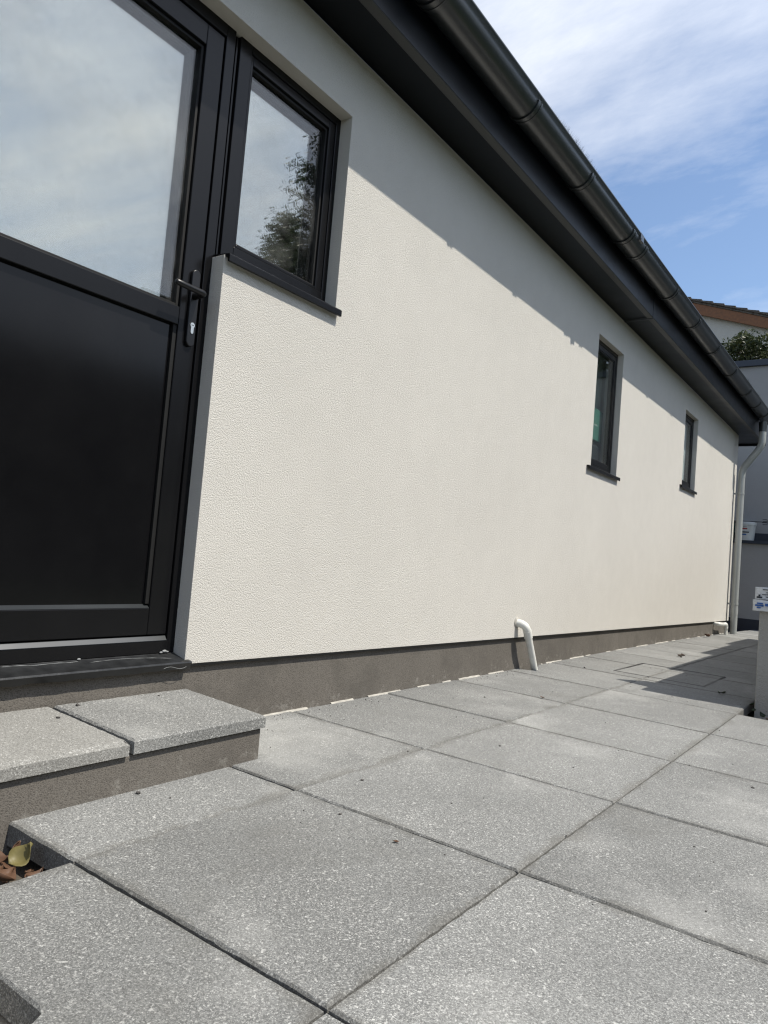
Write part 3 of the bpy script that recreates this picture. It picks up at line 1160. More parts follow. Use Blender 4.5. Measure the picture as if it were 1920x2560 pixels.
W2 = window(4.519, 5.071, 1.302, ZH)
sill(4.44, 5.105, 1.306, W2)
W3 = window(7.040, 7.581, 1.488, ZH)
sill(6.96, 7.605, 1.490, W3)
# things behind the glass
bm = bmesh.new()
prev = None
for i in range(41):
    x = 7.05 + 0.55 * i / 40
    yy = 0.098 + 0.002 * math.sin(i * 1.9)
    cur = (bm.verts.new((x, yy, 1.45)), bm.verts.new((x, yy, 2.26)))
    if prev:
        bm.faces.new((prev[0], cur[0], cur[1], prev[1]))
    prev = cur
tag(obj('window_blind', bm, M['blind'], smooth=True), 'pale grey-blue blind filling the farthest small window', 'blind')
bm = bmesh.new()
prev = None
for i in range(61):
    x = 4.75 + 0.55 * i / 60
    yy = 0.200 + 0.010 * math.sin(i * 0.9) + 0.005 * math.sin(i * 2.3)
    cur = (bm.verts.new((x, yy, 0.9)), bm.verts.new((x, yy, 2.35)))
    if prev:
        bm.faces.new((prev[0], cur[0], cur[1], prev[1]))
    prev = cur
tag(obj('curtain', bm, M['curtain'], smooth=True), 'sage green curtain hanging inside the middle window', 'curtain')
CART = empty('green_carton', (5.15, 0.20, 1.52), 'dark green carton with white lettering inside the middle window', 'box')
bxo('carton_body', (4.80, 5.064, 0.128, 0.175, 1.565, 1.800), M['green_card'], CART, 0.003)
fc = bpy.data.curves.new('carton_lettering', 'FONT')
fc.body = 'LEWIS'
fc.size = 0.0175
fc.space_character = 1.55
fc.extrude = 0.0004
ft = bpy.data.objects.new('lettering_outline', fc)
fo = bpy.data.objects.new('lettering', bpy.data.meshes.new_from_object(ft))
bpy.data.objects.remove(ft)
COL.objects.link(fo)
fo.rotation_euler = (math.radians(90), 0, 0)
fo.location = (4.886, 0.1272, 1.672)
fo.data.materials.clear()
fo.data.materials.append(M['print'])
fo.parent = CART
fo.matrix_parent_inverse = Matrix.Translation(-Vector((5.15, 0.20, 1.52)))
tag(bxo('dark_bag', (4.78, 5.060, 0.128, 0.175, 1.315, 1.540), M['dark_print'], None, 0.02), 'dark bag standing on the sill below the green carton', 'bag')
bxo('inner_sill', (4.525, 5.065, 0.1035, 0.42, 1.303, 1.314), M['room'], HOUSE)

# door
DOOR = empty('door', (0.65, FY, 0.2), parent=HOUSE)
LX0, LX1, LZ0, LZ1 = 0.150, 1.1225, 0.293, 2.196
bxo('door_frame', (LX1 + 0.006, 1.1655, FY, FY + 0.07, 0.2365, ZH + 0.005), M['frame'], DOOR, 0.002)          # lock jamb
bxo('door_frame', (0.095, LX0 - 0.004, FY, FY + 0.07, 0.2365, ZH + 0.005), M['frame'], DOOR, 0.002)
bxo('door_frame', (LX0 - 0.0035, LX1 + 0.0055, FY, FY + 0.07, LZ1 + 0.006, ZH + 0.0045), M['frame'], DOOR, 0.002)
bxo('door_frame', (LX0 - 0.0035, LX1 + 0.0055, FY - 0.004, FY + 0.07, 0.2367, 0.276), M['frame'], DOOR, 0.002)   # bottom frame
bm = bmesh.new()
extrude_x(bm, [(FY - 0.006, 0.276), (FY + 0.03, 0.2765), (FY + 0.03, 0.290), (FY + 0.004, 0.289)], LX0, LX1)
obj('weather_bar', bm, M['metal'], DOOR, bevel=0.001)
# leaf members
GX1 = 1.0450
SX = 1.0545
bxo('stile', (SX, LX1, FY + 0.002, FY + 0.06, LZ0, LZ1), M['frame'], DOOR, 0.0025)
bxo('stile', (LX0, 0.235, FY + 0.002, FY + 0.06, LZ0, LZ1), M['frame'], DOOR, 0.0025)
bxo('rail', (0.2353, SX - 0.0003, FY + 0.002, FY + 0.06, LZ0, 0.374), M['frame'], DOOR, 0.0025)
bxo('rail', (0.2353, SX - 0.0003, FY + 0.002, FY + 0.06, 1.236, 1.292), M['frame'], DOOR, 0.0025)
bxo('rail', (0.2353, SX - 0.0003, FY + 0.002, FY + 0.06, 2.128, LZ1), M['frame'], DOOR, 0.0025)
bxo('lower_panel', (0.2353, SX - 0.0006, FY + 0.018, FY + 0.05, 0.3743, 1.2357), M['panel'], DOOR)
bm = bmesh.new()
extrude_x(bm, [(FY + 0.003, 0.3743), (FY + 0.0175, 0.3743), (FY + 0.0175, 0.384)], 0.236, SX - 0.002)
obj('panel_bead', bm, M['metal'], DOOR)
bxo('panel_bead', (SX - 0.0135, SX - 0.0008, FY + 0.008, FY + 0.0177, 0.386, 1.2355), M['rubber'], DOOR)
ring_boxes('glazing_bead', 0.2355, SX - 0.0005, 1.2925, 2.1275, 0.010, 0.0095, 0.009, 0.010, FY + 0.012, FY + 0.055, M['rubber'], DOOR, 0.001)
panes(0.246, GX1 - 0.001, 1.302, 2.117, DOOR)
# ribbed gasket between leaf and jamb
bm = bmesh.new()
box(bm, LX1 + 0.0006, LX1 + 0.0056, FY + 0.014, FY + 0.05, LZ0, LZ1)
zz = LZ0
while zz < LZ1:
    box(bm, LX1 + 0.0018, LX1 + 0.0045, FY + 0.011, FY + 0.0139, zz, zz + 0.005)
    zz += 0.0085
obj('gasket', bm, M['rubber'], DOOR)

# lever handle on its long plate
PX, PZ0, PZ1, PW = 1.0965, 1.180, 1.421, 0.0150
bm = bmesh.new()
outl = []
for i in range(13):
    a = math.pi * i / 12
    outl.append((PX + PW * math.cos(a), PZ1 - PW + PW * math.sin(a)))
for i in range(13):
    a = math.pi + math.pi * i / 12
    outl.append((PX + PW * math.cos(a), PZ0 + PW + PW * math.sin(a)))
fa = [bm.verts.new((x, FY - 0.010, z)) for x, z in outl]
fb = [bm.verts.new((x, FY + 0.0015, z)) for x, z in outl]
bm.faces.new(fa)
bm.faces.new(list(reversed(fb)))
for k in range(len(outl)):
    bm.faces.new((fa[k], fb[k], fb[(k + 1) % len(outl)], fa[(k + 1) % len(outl)]))
HP = obj('handle_plate', bm, M['black'], DOOR, bevel=0.002, auto=35)
bm = bmesh.new()
LY = FY - 0.056
LZ = 1.338
tube(bm, [(PX, FY - 0.0103, LZ), (PX, FY - 0.030, LZ)] + bend((PX, FY - 0.030, LZ), (PX, LY, LZ), (0.99, LY, LZ), 0.016, 8)
     + [(1.02, LY, LZ + 0.001), (0.990, LY, LZ + 0.002), (0.9865, LY, LZ + 0.002)],
     [0.0115, 0.0105] + [0.0098] * 9 + [0.0090, 0.0086, 0.006], 20)
obj('lever', bm, M['black'], DOOR, smooth=True)
# euro cylinder
bm = bmesh.new()
cz = 1.246
oc = []
for i in range(19):
    a = math.radians(-52 + 284 * i / 18)
    oc.append((PX + 0.0082 * math.cos(a), cz + 0.0082 * math.sin(a)))
for i in range(9):
    a = math.pi + math.pi * i / 8
    oc.append((PX + 0.005 * math.cos(a), cz - 0.0215 + 0.005 * math.sin(a)))
fa = [bm.verts.new((x, FY - 0.0125, z)) for x, z in oc]
fb = [bm.verts.new((x, FY - 0.0095, z)) for x, z in oc]
bm.faces.new(fa)
for k in range(len(oc)):
    bm.faces.new((fa[k], fb[k], fb[(k + 1) % len(oc)], fa[(k + 1) % len(oc)]))
obj('lock_cylinder', bm, M['chrome'], DOOR)
bxo('keyway', (PX - 0.0045, PX + 0.0045, FY - 0.0128, FY - 0.01252, cz - 0.001, cz + 0.0012), M['key'], DOOR)

# threshold strip in front of the door
bm = bmesh.new()
prev = None
for i in range(81):
    x = 0.0 + (XD + 0.014) * i / 80
    j = 0.0022 * mnoise.noise(Vector((x * 16, 4, 4)))
    j2 = 0.003 * mnoise.noise(Vector((x * 23, 8, 1)))
    cur = [bm.verts.new(p) for p in ((x, FY - 0.004, 0.2365), (x, FY - 0.006, 0.2345), (x, 0.002, 0.2225 + j * 0.4), (x, -0.0155, 0.2195 + j * 0.3), (x, -0.0180, 0.2150),
                                     (x, -0.0135 + j * 0.3, 0.207), (x, -0.008, 0.196 + j2), (x, 0.02, 0.193 + j2), (x, FY - 0.004, 0.195))]
    if prev:
        for k in range(9):
            bm.faces.new((prev[k], prev[(k + 1) % 9], cur[(k + 1) % 9], cur[k]))
    else:
        bm.faces.new(cur)
    prev = cur
bm.faces.new(list(reversed(prev)))
TH = obj('threshold', bm, M['threshold'], DOOR, auto=50)
# smears of dried sealant
bm = bmesh.new()
def smear(pts, r):
    tube(bm, pts, r, 6)
smear([(x, 0.044 + 0.004 * math.sin(x * 23), 0.2335 + 0.0008 * math.sin(x * 60)) for x in [0.55 + 0.02 * i for i in range(15)]], [0.0002 + 0.0007 * abs(math.sin(i * 1.3)) ** 2 for i in range(15)])
smear([(x, 0.038 - 0.03 * ((x - 0.95) / 0.2) ** 2, 0.2320 - 0.008 * ((x - 0.95) / 0.2) ** 2) for x in [0.86 + 0.02 * i for i in range(14)]], [0.0001 + 0.0006 * abs(math.sin(i * 1.7)) ** 2 for i in range(14)])
smear([(1.07 + 0.012 * i, -0.0145 + 0.001 * math.sin(i), 0.2035 + 0.004 * math.sin(i * 0.9)) for i in range(8)], 0.0005)
for x, y, z, r in ((1.118, 0.050, 0.243, 0.006), (1.105, 0.049, 0.240, 0.004), (1.128, 0.049, 0.241, 0.0035), (0.835, 0.050, 0.238, 0.004)):
    bmesh.ops.create_icosphere(bm, subdivisions=2, radius=r, matrix=Matrix.Translation((x, y, z)) @ Matrix.Diagonal((1.4, 0.6, 0.7, 1)))
obj('sealant_smear', bm, M['smear'], DOOR)

# ------------------------------------------------------------------ door step
STEP = empty('door_step', (0.75, -0.15, 0.0), 'grey doorstep of two concrete treads on a dark rendered riser', 'step')


def stz(x, y):
    return 0.1315 + (y - YP) * 0.045 - 0.0


bm = bmesh.new()
v_ = []
for (x, y) in ((0.02, YP - 0.001), (0.02, -0.3235), (1.1765, -0.3235), (1.1765, YP - 0.001)):
    v_.append((bm.verts.new((x, y, -0.12)), bm.verts.new((x, y, stz(x, y) - 0.036))))
for i in range(4):
    a, c = v_[i], v_[(i + 1) % 4]
    bm.faces.new((a[0], c[0], c[1], a[1]))
bm.faces.new([k[1] for k in v_])
obj('riser', bm, M['plinth'], STEP, bevel=0.004)
t1 = slab(rect(0.7485, 1.186, -0.3335, YP - 0.002), 'tread_slab', M['tread'], 0.033, 0.0, (0, 0), 0.012, 0.0022, (0.004, 0.0), STEP, stz, 0.0045)
t2 = slab(rect(-0.05, 0.7445, -0.3335, YP - 0.002), 'tread_slab', M['tread_pale'], 0.035, 0.0008, (0, 0), 0.012, 0.003, (0.004, 0.0), STEP, stz, 0.009)

# ------------------------------------------------------------------ recessed access cover
COVER = empty('access_cover', (4.52, -0.61, -0.01), 'recessed access cover filled with paving near the gully', 'manhole cover')
bm = bmesh.new()
cx0, cx1, cy0, cy1 = MH


def gbar(x0, x1, y0, y1, top=0.0008, th=0.03):
    vv = [bm.verts.new((a, b_, gz(a, b_) + top)) for a, b_ in ((x0, y0), (x1, y0), (x1, y1), (x0, y1))]
    ww = [bm.verts.new((a, b_, gz(a, b_) - th)) for a, b_ in ((x0, y0), (x1, y0), (x1, y1), (x0, y1))]
    bm.faces.new(vv)
    bm.faces.new(list(reversed(ww)))
    for i in range(4):
        bm.faces.new((vv[i], ww[i], ww[(i + 1) % 4], vv[(i + 1) % 4]))


for off, w in ((0.0015, 0.004), (0.0105, 0.004)):
    a0, a1, b0, b1 = cx0 + off, cx1 - off, cy0 + off, cy1 - off
    gbar(a0, a0 + w, b0, b1)
    gbar(a1 - w, a1, b0, b1)
    gbar(a0 + w, a1 - w, b0, b0 + w)
    gbar(a0 + w, a1 - w, b1 - w, b1)
obj('cover_frame', bm, M['steel'], COVER)
ix0, ix1, iy0, iy1 = cx0 + 0.0155, cx1 - 0.0155, cy0 + 0.0155, cy1 - 0.0155
for xa, xb in ((ix0, X0 + 7 * S), (X0 + 7 * S, ix1)):
    for ya, yb in ((iy0, -0.5555), (-0.5555, iy1)):
        if xb - xa > 0.03:
            slab(rect(xa, xb, ya, yb), 'inlay_slab', None, 0.03, -0.0004, (0, 0), 0.08, 0.001, (0.001, 0.0012), COVER, cham=0.0015)

# ------------------------------------------------------------------ pillar, stepped garden wall, packs
PIL = empty('garden_pillar', (3.98, -1.40, -0.05), 'low rendered pillar end at the right edge carrying wrapped packs', 'pillar')
bm = bmesh.new()
nxp = 14
lay = []
for j in range(15):
    z = -0.12 + (0.463 + 0.12) * j / 14
    row = []
    for (a, b_) in ((3.795, -1.187), (3.795, -1.56), (4.16, -1.56), (4.16, -1.187)):
        row.append(bm.verts.new((a + 0.002 * mnoise.noise(Vector((a * 9, b_ * 9, z * 11))), b_ + 0.002 * mnoise.noise(Vector((a * 7, z * 9, b_ * 3))), z)))
    lay.append(row)
for a, c in zip(lay, lay[1:]):
    for i in range(4):
        bm.faces.new((a[i], a[(i + 1) % 4], c[(i + 1) % 4], c[i]))
bm.faces.new(lay[-1])
obj('pillar_body', bm, M['pillar'], PIL, bevel=0.005)
GW = empty('garden_wall', (7.0, -1.36, 0.0), 'stepped white garden wall behind the pillar, shading the far paving', 'wall')
for a, b_, h in ((4.165, 4.930, 1.075), (4.931, 6.44, 1.28), (6.441, 7.93, 1.455), (7.931, 9.40, 1.57)):
    bm = bmesh.new()
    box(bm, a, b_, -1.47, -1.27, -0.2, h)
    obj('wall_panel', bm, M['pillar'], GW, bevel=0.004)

WPK = empty('wrapped_pack', (3.95, -1.35, 0.463), 'white plastic-wrapped pack with blue print lying on the pillar', 'pack')


def soft_pack(name, x0, x1, y0, y1, z0, z1, mat, parent, amp=0.006):
    bm_ = bmesh.new()
    box(bm_, x0, x1, y0, y1, z0, z1)
    bmesh.ops.subdivide_edges(bm_, edges=bm_.edges[:], cuts=9, use_grid_fill=True)
    for v in bm_.verts:
        p = v.co * 16
        v.co += Vector((mnoise.noise(p), mnoise.noise(p + Vector((9, 0, 0))), mnoise.noise(p + Vector((0, 9, 4))) * 0.35)) * amp
    for v in bm_.verts:
        v.co.z = max(v.co.z, z0)
    return obj(name, bm_, mat, parent, smooth=True)


soft_pack('pack_body', 3.765, 4.17, -1.56, -1.157, 0.4635, 0.519, M['wrap'], WPK, 0.005)
def bars(parent, mat, items, x):
    for y0, y1, z0, z1 in items:
        bxo('print_mark', (x - 0.0012, x + 0.006, y0, y1, z0, z1), mat, parent)
bars(WPK, M['blue'], [(-1.205, -1.168 - 0.01, 0.4985, 0.5055), (-1.208, -1.170, 0.4875, 0.4955), (-1.196, -1.178, 0.4775, 0.4835), (-1.26, -1.215, 0.490, 0.503)], 3.760)
BPK = empty('block_pack', (3.98, -1.40, 0.52), 'grey pack with dark smudges stacked on the blue-printed pack', 'pack')
soft_pack('pack_body', 3.785, 4.15, -1.55, -1.164, 0.5225, 0.583, M['wrap'], BPK, 0.003)
bars(BPK, M['dark_print'], [(-1.197, -1.172, 0.528, 0.536), (-1.188, -1.180, 0.537, 0.546), (-1.24, -1.199, 0.570, 0.574), (-1.236, -1.214, 0.556, 0.559), (-1.225, -1.196, 0.546, 0.549), (-1.246, -1.216, 0.534, 0.538)], 3.7825)
# taller stack behind, out of the picture, that shades the paving
TP = empty('tile_stack', (4.0, -1.42, 0.585), 'stack of wrapped tile packs beyond the right edge of the picture', 'pack')
for i in range(4):
    z0 = 0.586 + 0.120 * i
    soft_pack('tile_pack', 3.83, 4.155, -1.55, -1.285, z0, z0 + 0.119, M['wrap'], TP, 0.003)
bm = bmesh.new()
extr = [(3.97, 1.066), (4.15, 1.066), (4.20, 1.18), (4.10, 1.43)]
a = [bm.verts.new((x, -1.29, z)) for x, z in extr]
b_ = [bm.verts.new((x, -1.34, z)) for x, z in extr]
bm.faces.new(a)
bm.faces.new(list(reversed(b_)))
for i in range(4):
    bm.faces.new((a[i], b_[i], b_[(i + 1) % 4], a[(i + 1) % 4]))
obj('offcut_slab', bm, M['paving'], TP)

# ------------------------------------------------------------------ building closing the passage
BK = empty('flat_roofed_building', (12.2, -1.0, -0.1), 'shaded white building with navy coping closing the far end of the passage', 'building')
BX = 12.05
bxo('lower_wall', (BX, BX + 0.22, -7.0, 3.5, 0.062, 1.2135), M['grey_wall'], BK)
bxo('dark_plinth', (BX - 0.004, BX + 0.22, -7.0, 3.5, -0.3, 0.0615), M['coping'], BK)
bxo('ledge', (BX - 0.04, BX + 0.225, -7.0, 3.5, 1.214, 1.262), M['coping'], BK, 0.004)
bxo('flashing', (BX + 0.190, BX + 0.226, -7.0, 3.5, 1.2625, 1.392), M['coping'], BK, 0.003)
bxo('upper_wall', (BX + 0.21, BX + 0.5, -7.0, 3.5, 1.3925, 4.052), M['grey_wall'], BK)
bxo('roof_coping', (BX + 0.165, BX + 0.56, -7.05, 3.55, 4.0525, 4.15), M['coping'], BK, 0.004)

BU = empty('white_bucket', (12.12, 0.21, 1.262), 'white plastic bucket with a printed label on the navy ledge', 'bucket')
bm = bmesh.new()
bcx, bcy = 12.12, 0.215
tube(bm, [(bcx, bcy, 1.2625), (bcx, bcy, 1.30), (bcx, bcy, 1.497)], [0.112, 0.115, 0.130], 28)
obj('bucket_body', bm, M['plastic_w'], BU, auto=40)
bm = bmesh.new()
tube(bm, [(bcx, bcy, 1.4975), (bcx, bcy, 1.535), (bcx, bcy, 1.548), (bcx, bcy, 1.549)], [0.138, 0.139, 0.134, 0.05], 28)
obj('lid', bm, M['plastic_w'], BU, auto=40)


def curved_mark(y0, y1, z0, z1, mat, r=0.1265):
    bm_ = bmesh.new()
    pr = None
    for i in range(7):
        y = y0 + (y1 - y0) * i / 6
        ang = math.asin(max(-0.98, min(0.98, y / r)))
        cur = [bm_.verts.new((bcx - rr * math.cos(ang), bcy + rr * math.sin(ang), z)) for rr, z in ((r - 0.006 + 0.0015, z0), (r + 0.0028, z1))]
        if pr:
            bm_.faces.new((pr[0], cur[0], cur[1], pr[1]))
        pr = cur
    return obj('label_mark', bm_, mat, BU)


curved_mark(-0.03, 0.04, 1.42, 1.45, M['red'])
curved_mark(-0.02, 0.03, 1.455, 1.47, M['dark_print'])
curved_mark(-0.055, 0.05, 1.378, 1.395, M['dark_print'])
curved_mark(-0.02, 0.06, 1.34, 1.36, M['blue'], 0.122)
MP = empty('mixing_paddle', (12.12, 0.2, 1.55), 'thin steel mixing paddle lying across the bucket lid', 'tool')
bm = bmesh.new()
tube(bm, [(12.10, 0.40, 1.562), (12.06, -0.02, 1.556), (12.05, -0.065, 1.5555)], 0.006, 8)
obj('rod', bm, M['steel'], MP, smooth=True)
for k in range(4):
    a = k * math.pi / 2 + 0.3
    bm = bmesh.new()
    o1 = Vector((math.cos(a) * 0.040, 0, math.sin(a) * 0.040))
    c0 = Vector((12.052, -0.075, 1.5555))
    tube(bm, [c0, c0 + o1 * 0.9, c0 + o1 + Vector((0, 0.012, 0)), c0 + o1 + Vector((0, 0.062, 0))], 0.0045, 6)
    obj('blade', bm, M['steel'], MP, smooth=True)
TU = empty('green_tub', (12.12, 0.47, 1.262), 'dark green tub beside the bucket, seen past the downpipe', 'tub')
bm = bmesh.new()
tube(bm, [(12.12, 0.475, 1.2625), (12.12, 0.475, 1.53)], [0.085, 0.10], 20)
obj('tub_body', bm, M['dgreen'], TU, auto=40)
bm = bmesh.new()
tube(bm, [(12.12, 0.475, 1.531), (12.12, 0.475, 1.56)], [0.105, 0.10], 20)
obj('tub_lid', bm, M['rubber'], TU, auto=40)

# ------------------------------------------------------------------ neighbour's gable
NB = empty('neighbour_house', (22.5, 2.0, -0.1), 'cream gabled house with brown bargeboard seen over the gutter', 'building')
NX = 22.0
sl = 0.345
ry0, rz0 = 3.83, 8.986       # a point on the verge line


def vz(y):
    return rz0 + (y - ry0) * sl


bm = bmesh.new()
ya, yb, yr = -4.5, 14.5, 5.0
f = [(ya, -0.2), (ya, vz(ya) - 0.35), (yr, vz(yr) - 0.35), (yb, vz(yr) - 0.35 - (yb - yr) * sl), (yb, -0.2)]
a = [bm.verts.new((NX + 0.15, y, z)) for y, z in f]
b_ = [bm.verts.new((NX + 8, y, z)) for y, z in f]
bm.faces.new(a)
bm.faces.new(list(reversed(b_)))
for i in range(5):
    bm.faces.new((a[i], b_[i], b_[(i + 1) % 5], a[(i + 1) % 5]))
obj('gable_wall', bm, M['cream'], NB)
for sgn in (1, -1):
    bm = bmesh.new()
    e = ya - 0.4 if sgn == 1 else yb + 0.4
    def vv2(y):
        return vz(y) if sgn == 1 else vz(yr) - (y - yr) * sl
    f = [(e, vv2(e) - 0.40), (e, vv2(e) - 0.095), (yr, vv2(yr) - 0.095), (yr, vv2(yr) - 0.40)]
    a = [bm.verts.new((NX, y, z)) for y, z in f]
    b_ = [bm.verts.new((NX + 0.06, y, z)) for y, z in f]
    bm.faces.new(a)
    bm.faces.new(list(reversed(b_)))
    for i in range(4):
        bm.faces.new((a[i], b_[i], b_[(i + 1) % 4], a[(i + 1) % 4]))
    obj('bargeboard', bm, M['brown'], NB)
    bm = bmesh.new()
    f = [(e, vv2(e) - 0.09), (e, vv2(e) - 0.03), (yr, vv2(yr) - 0.03), (yr, vv2(yr) - 0.09)]
    a = [bm.verts.new((NX - 0.02, y, z)) for y, z in f]
    b_ = [bm.verts.new((NX + 8.2, y, z)) for y, z in f]
    bm.faces.new(a)
    bm.faces.new(list(reversed(b_)))
    for i in range(4):
        bm.faces.new((a[i], b_[i], b_[(i + 1) % 4], a[(i + 1) % 4]))
    obj('roof_slope', bm, M['tile'], NB)
yy = -3.2
while yy < 4.9:
    bm = bmesh.new()
    # each course: thick lower edge riding on the tile below
    y0, y1 = yy, yy + 0.36
    f = [(y0, vz(y0) - 0.028), (y0, vz(y0) + 0.055), (y1, vz(y1) + 0.005), (y1, vz(y1) - 0.028)]
    jx = rnd.uniform(-0.015, 0.015)
    a = [bm.verts.new((NX - 0.06 + jx, y, z)) for y, z in f]
    b_ = [bm.verts.new((NX + 0.35, y, z)) for y, z in f]
    bm.faces.new(a)
    bm.faces.new(list(reversed(b_)))
    for i in range(4):
        bm.faces.new((a[i], b_[i], b_[(i + 1) % 4], a[(i + 1) % 4]))
    obj('verge_tile', bm, M['tile'], NB)
    yy += 0.31


# ------------------------------------------------------------------ vegetation
def leaf_quad(bm_, c, size, nrm, up, fold=0.15):
    nrm = nrm.normalized()
    s = nrm.cross(up)
    if s.length < 1e-4:
        s = Vector((1, 0, 0))
    s.normalize()
    u = s.cross(nrm).normalized()
    p = [c - u * size, c + s * size * 0.45 - u * size * 0.1, c + u * size, c - s * size * 0.45 - u * size * 0.1]
    v = [bm_.verts.new(q) for q in p]
    mid0 = v[0]
    bm_.faces.new((v[0], v[1], v[2]))
    bm_.faces.new((v[0], v[2], v[3]))


def rvec(r):
    while True:
        v = Vector((r.uniform(-1, 1), r.uniform(-1, 1), r.uniform(-1, 1)))
        if 0.05 < v.length < 1:
            return v.normalized()


def shrub(name, base, h, w, d, n, label, cat, seed, sprigs=26, size=0.05, lo=0.0):
    r = random.Random(seed)
    root = empty(name, base, label, cat)
    bm_ = bmesh.new()
    bm2 = bmesh.new()
    B = Vector(base)
    for k in range(7):
        a = r.uniform(0, 6.28)
        tip = B + Vector((math.cos(a) * d * 0.3, math.sin(a) * w * 0.35, h * r.uniform(0.6, 0.9)))
        tube(bm2, [B + Vector((r.uniform(-.1, .1), r.uniform(-.1, .1), 0)), B.lerp(tip, 0.5) + Vector((0, r.uniform(-.1, .1), 0)), tip], [0.05, 0.03, 0.012], 6)
    for i in range(n):
        yy_ = r.uniform(-1, 1)
        xx_ = r.uniform(-1, 1)
        top = h * (0.86 + 0.10 * mnoise.noise(Vector((yy_ * 3.1 + seed, xx_ * 2, 0))) - 0.05 * yy_ * yy_)
        zz_ = lo + (top - lo) * (1 - abs(r.gauss(0, 0.30)))
        if zz_ < lo:
            continue
        c = B + Vector((xx_ * d / 2, yy_ * w / 2, zz_))
        leaf_quad(bm_, c, size * r.uniform(0.6, 1.2), rvec(r) + Vector((0, 0, 0.6)), rvec(r))
    for i in range(sprigs):
        yy_ = r.uniform(-1, 1)
        x_ = r.uniform(-0.5, 0.3) * d / 2
        z_ = h * (0.84 + 0.10 * mnoise.noise(Vector((yy_ * 3.1 + seed, 0, 0))))
        p = B + Vector((x_, yy_ * w / 2, z_))
        L = r.uniform(0.1, 0.34)
        dirv = Vector((r.uniform(-.3, .3), r.uniform(-.4, .4), 1)).normalized()
        tube(bm2, [p - dirv * 0.1, p + dirv * L], [0.007, 0.004], 5)
        for q in range(9):
            c = p + dirv * L * (0.35 + 0.7 * q / 9)
            leaf_quad(bm_, c + rvec(r) * 0.03, size * r.uniform(0.7, 1.1), rvec(r), dirv)
    obj('stems', bm2, M['bark'], root)
    o = obj('foliage', bm_, M['leaf_g'], root)
    o['kind'] = 'stuff'
    return root


shrub('evergreen_shrub', (15.2, 0.62, -0.15), 6.30, 2.9, 1.2, 17000, 'dense evergreen shrub showing above the navy coping', 'shrub', 5, 30, 0.055, 3.2)


shrub('evergreen_shrub', (15.6, -3.4, -0.15), 7.6, 4.0, 1.6, 9000, 'unseen shrub added behind the navy coping to darken the middle window reflection', 'shrub', 6, 20, 0.08, 3.2)  # extra out-of-view shrub, blocks bright sky mirrored in the middle window


def tree(name, base, h, cr, label, seed, nb=120, cone=True):
    r = random.Random(seed)
    root = empty(name, base, label, 'tree', 'trees reflected in the window')
    B = Vector(base)
    bm_ = bmesh.new()
    tube(bm_, [B, B + Vector((0.05, 0.02, h * 0.4)), B + Vector((0.0, 0.08, h * 0.75)), B + Vector((0.02, 0.02, h * 0.97))], [0.16, 0.11, 0.06, 0.01], 10)
    bl = bmesh.new()
    for i in range(nb):
        t = r.uniform(0.15, 0.98)
        rad = cr * (1 - t) ** 0.75 * r.uniform(0.55, 1.15) + 0.12
        a = r.uniform(0, 6.283)
        p0 = B + Vector((0, 0.03, h * t * 0.95))
        tip = p0 + Vector((math.cos(a) * rad, math.sin(a) * rad, rad * r.uniform(0.15, 0.55)))
        mid = p0.lerp(tip, 0.55) + Vector((0, 0, rad * 0.12))
        tube(bm_, [p0, mid, tip], [0.022, 0.012, 0.004], 5)
        for q in range(int(34 + 60 * rad)):
            s = r.uniform(0.2, 1.06)
            c = (p0.lerp(mid, s * 2) if s < 0.5 else mid.lerp(tip, s * 2 - 1)) + rvec(r) * r.uniform(0.02, 0.22)
            leaf_quad(bl, c, r.uniform(0.025, 0.05), rvec(r), rvec(r))
    obj('trunk', bm_, M['bark'], root)
    o = obj('crown', bl, M['leaf_t'], root)
    o['kind'] = 'stuff'
    return root


tree('garden_tree', (9.2, -6.60, -0.15), 8.9, 2.3, 'taller leafy tree mirrored at the right of the door-side window', 11, 300)
tree('garden_tree', (9.3, -7.80, -0.15), 7.35, 1.7, 'shorter tree mirrored in the lower middle of the door-side window', 12, 230)

# hedge and lawn at the far side of the garden, mirrored low in the door
bm = bmesh.new()
bm.faces.new([bm.verts.new(p) for p in ((-40, -60, -0.115), (60, -60, -0.115), (60, -3.05, -0.115), (-40, -3.05, -0.115))])
tag(obj('lawn', bm, M['lawn']), kind='structure')
HG = empty('garden_hedge', (0, -7.6, -0.12), 'dark clipped hedge across the garden, mirrored low in the door panel', 'hedge')
bm = bmesh.new()
box(bm, -14, 7.5, -8.4, -7.3, -0.12, 2.95)
bmesh.ops.subdivide_edges(bm, edges=bm.edges[:], cuts=24, use_grid_fill=True)
for v in bm.verts:
    p = v.co * 1.6
    v.co += Vector((mnoise.noise(p) * 0.1, mnoise.noise(p + Vector((5, 1, 0))) * 0.22, mnoise.noise(p + Vector((0, 7, 3))) * 0.16))
obj('hedge_core', bm, M['leaf_t'], HG)
rr_ = random.Random(77)
bm = bmesh.new()
for i in range(14000):
    x = rr_.uniform(-13.9, 7.4)
    if rr_.random() < 0.7:
        p = Vector((x, -7.3 + rr_.uniform(-0.18, 0.14), rr_.uniform(-0.1, 3.0)))
    else:
        p = Vector((x, rr_.uniform(-8.3, -7.2), 2.95 + rr_.uniform(-0.15, 0.18)))
    leaf_quad(bm, p, rr_.uniform(0.03, 0.06), rvec(rr_) + Vector((0, 0.8, 0.3)), rvec(rr_))
o = obj('foliage', bm, M['leaf_t'], HG)
o['kind'] = 'stuff'


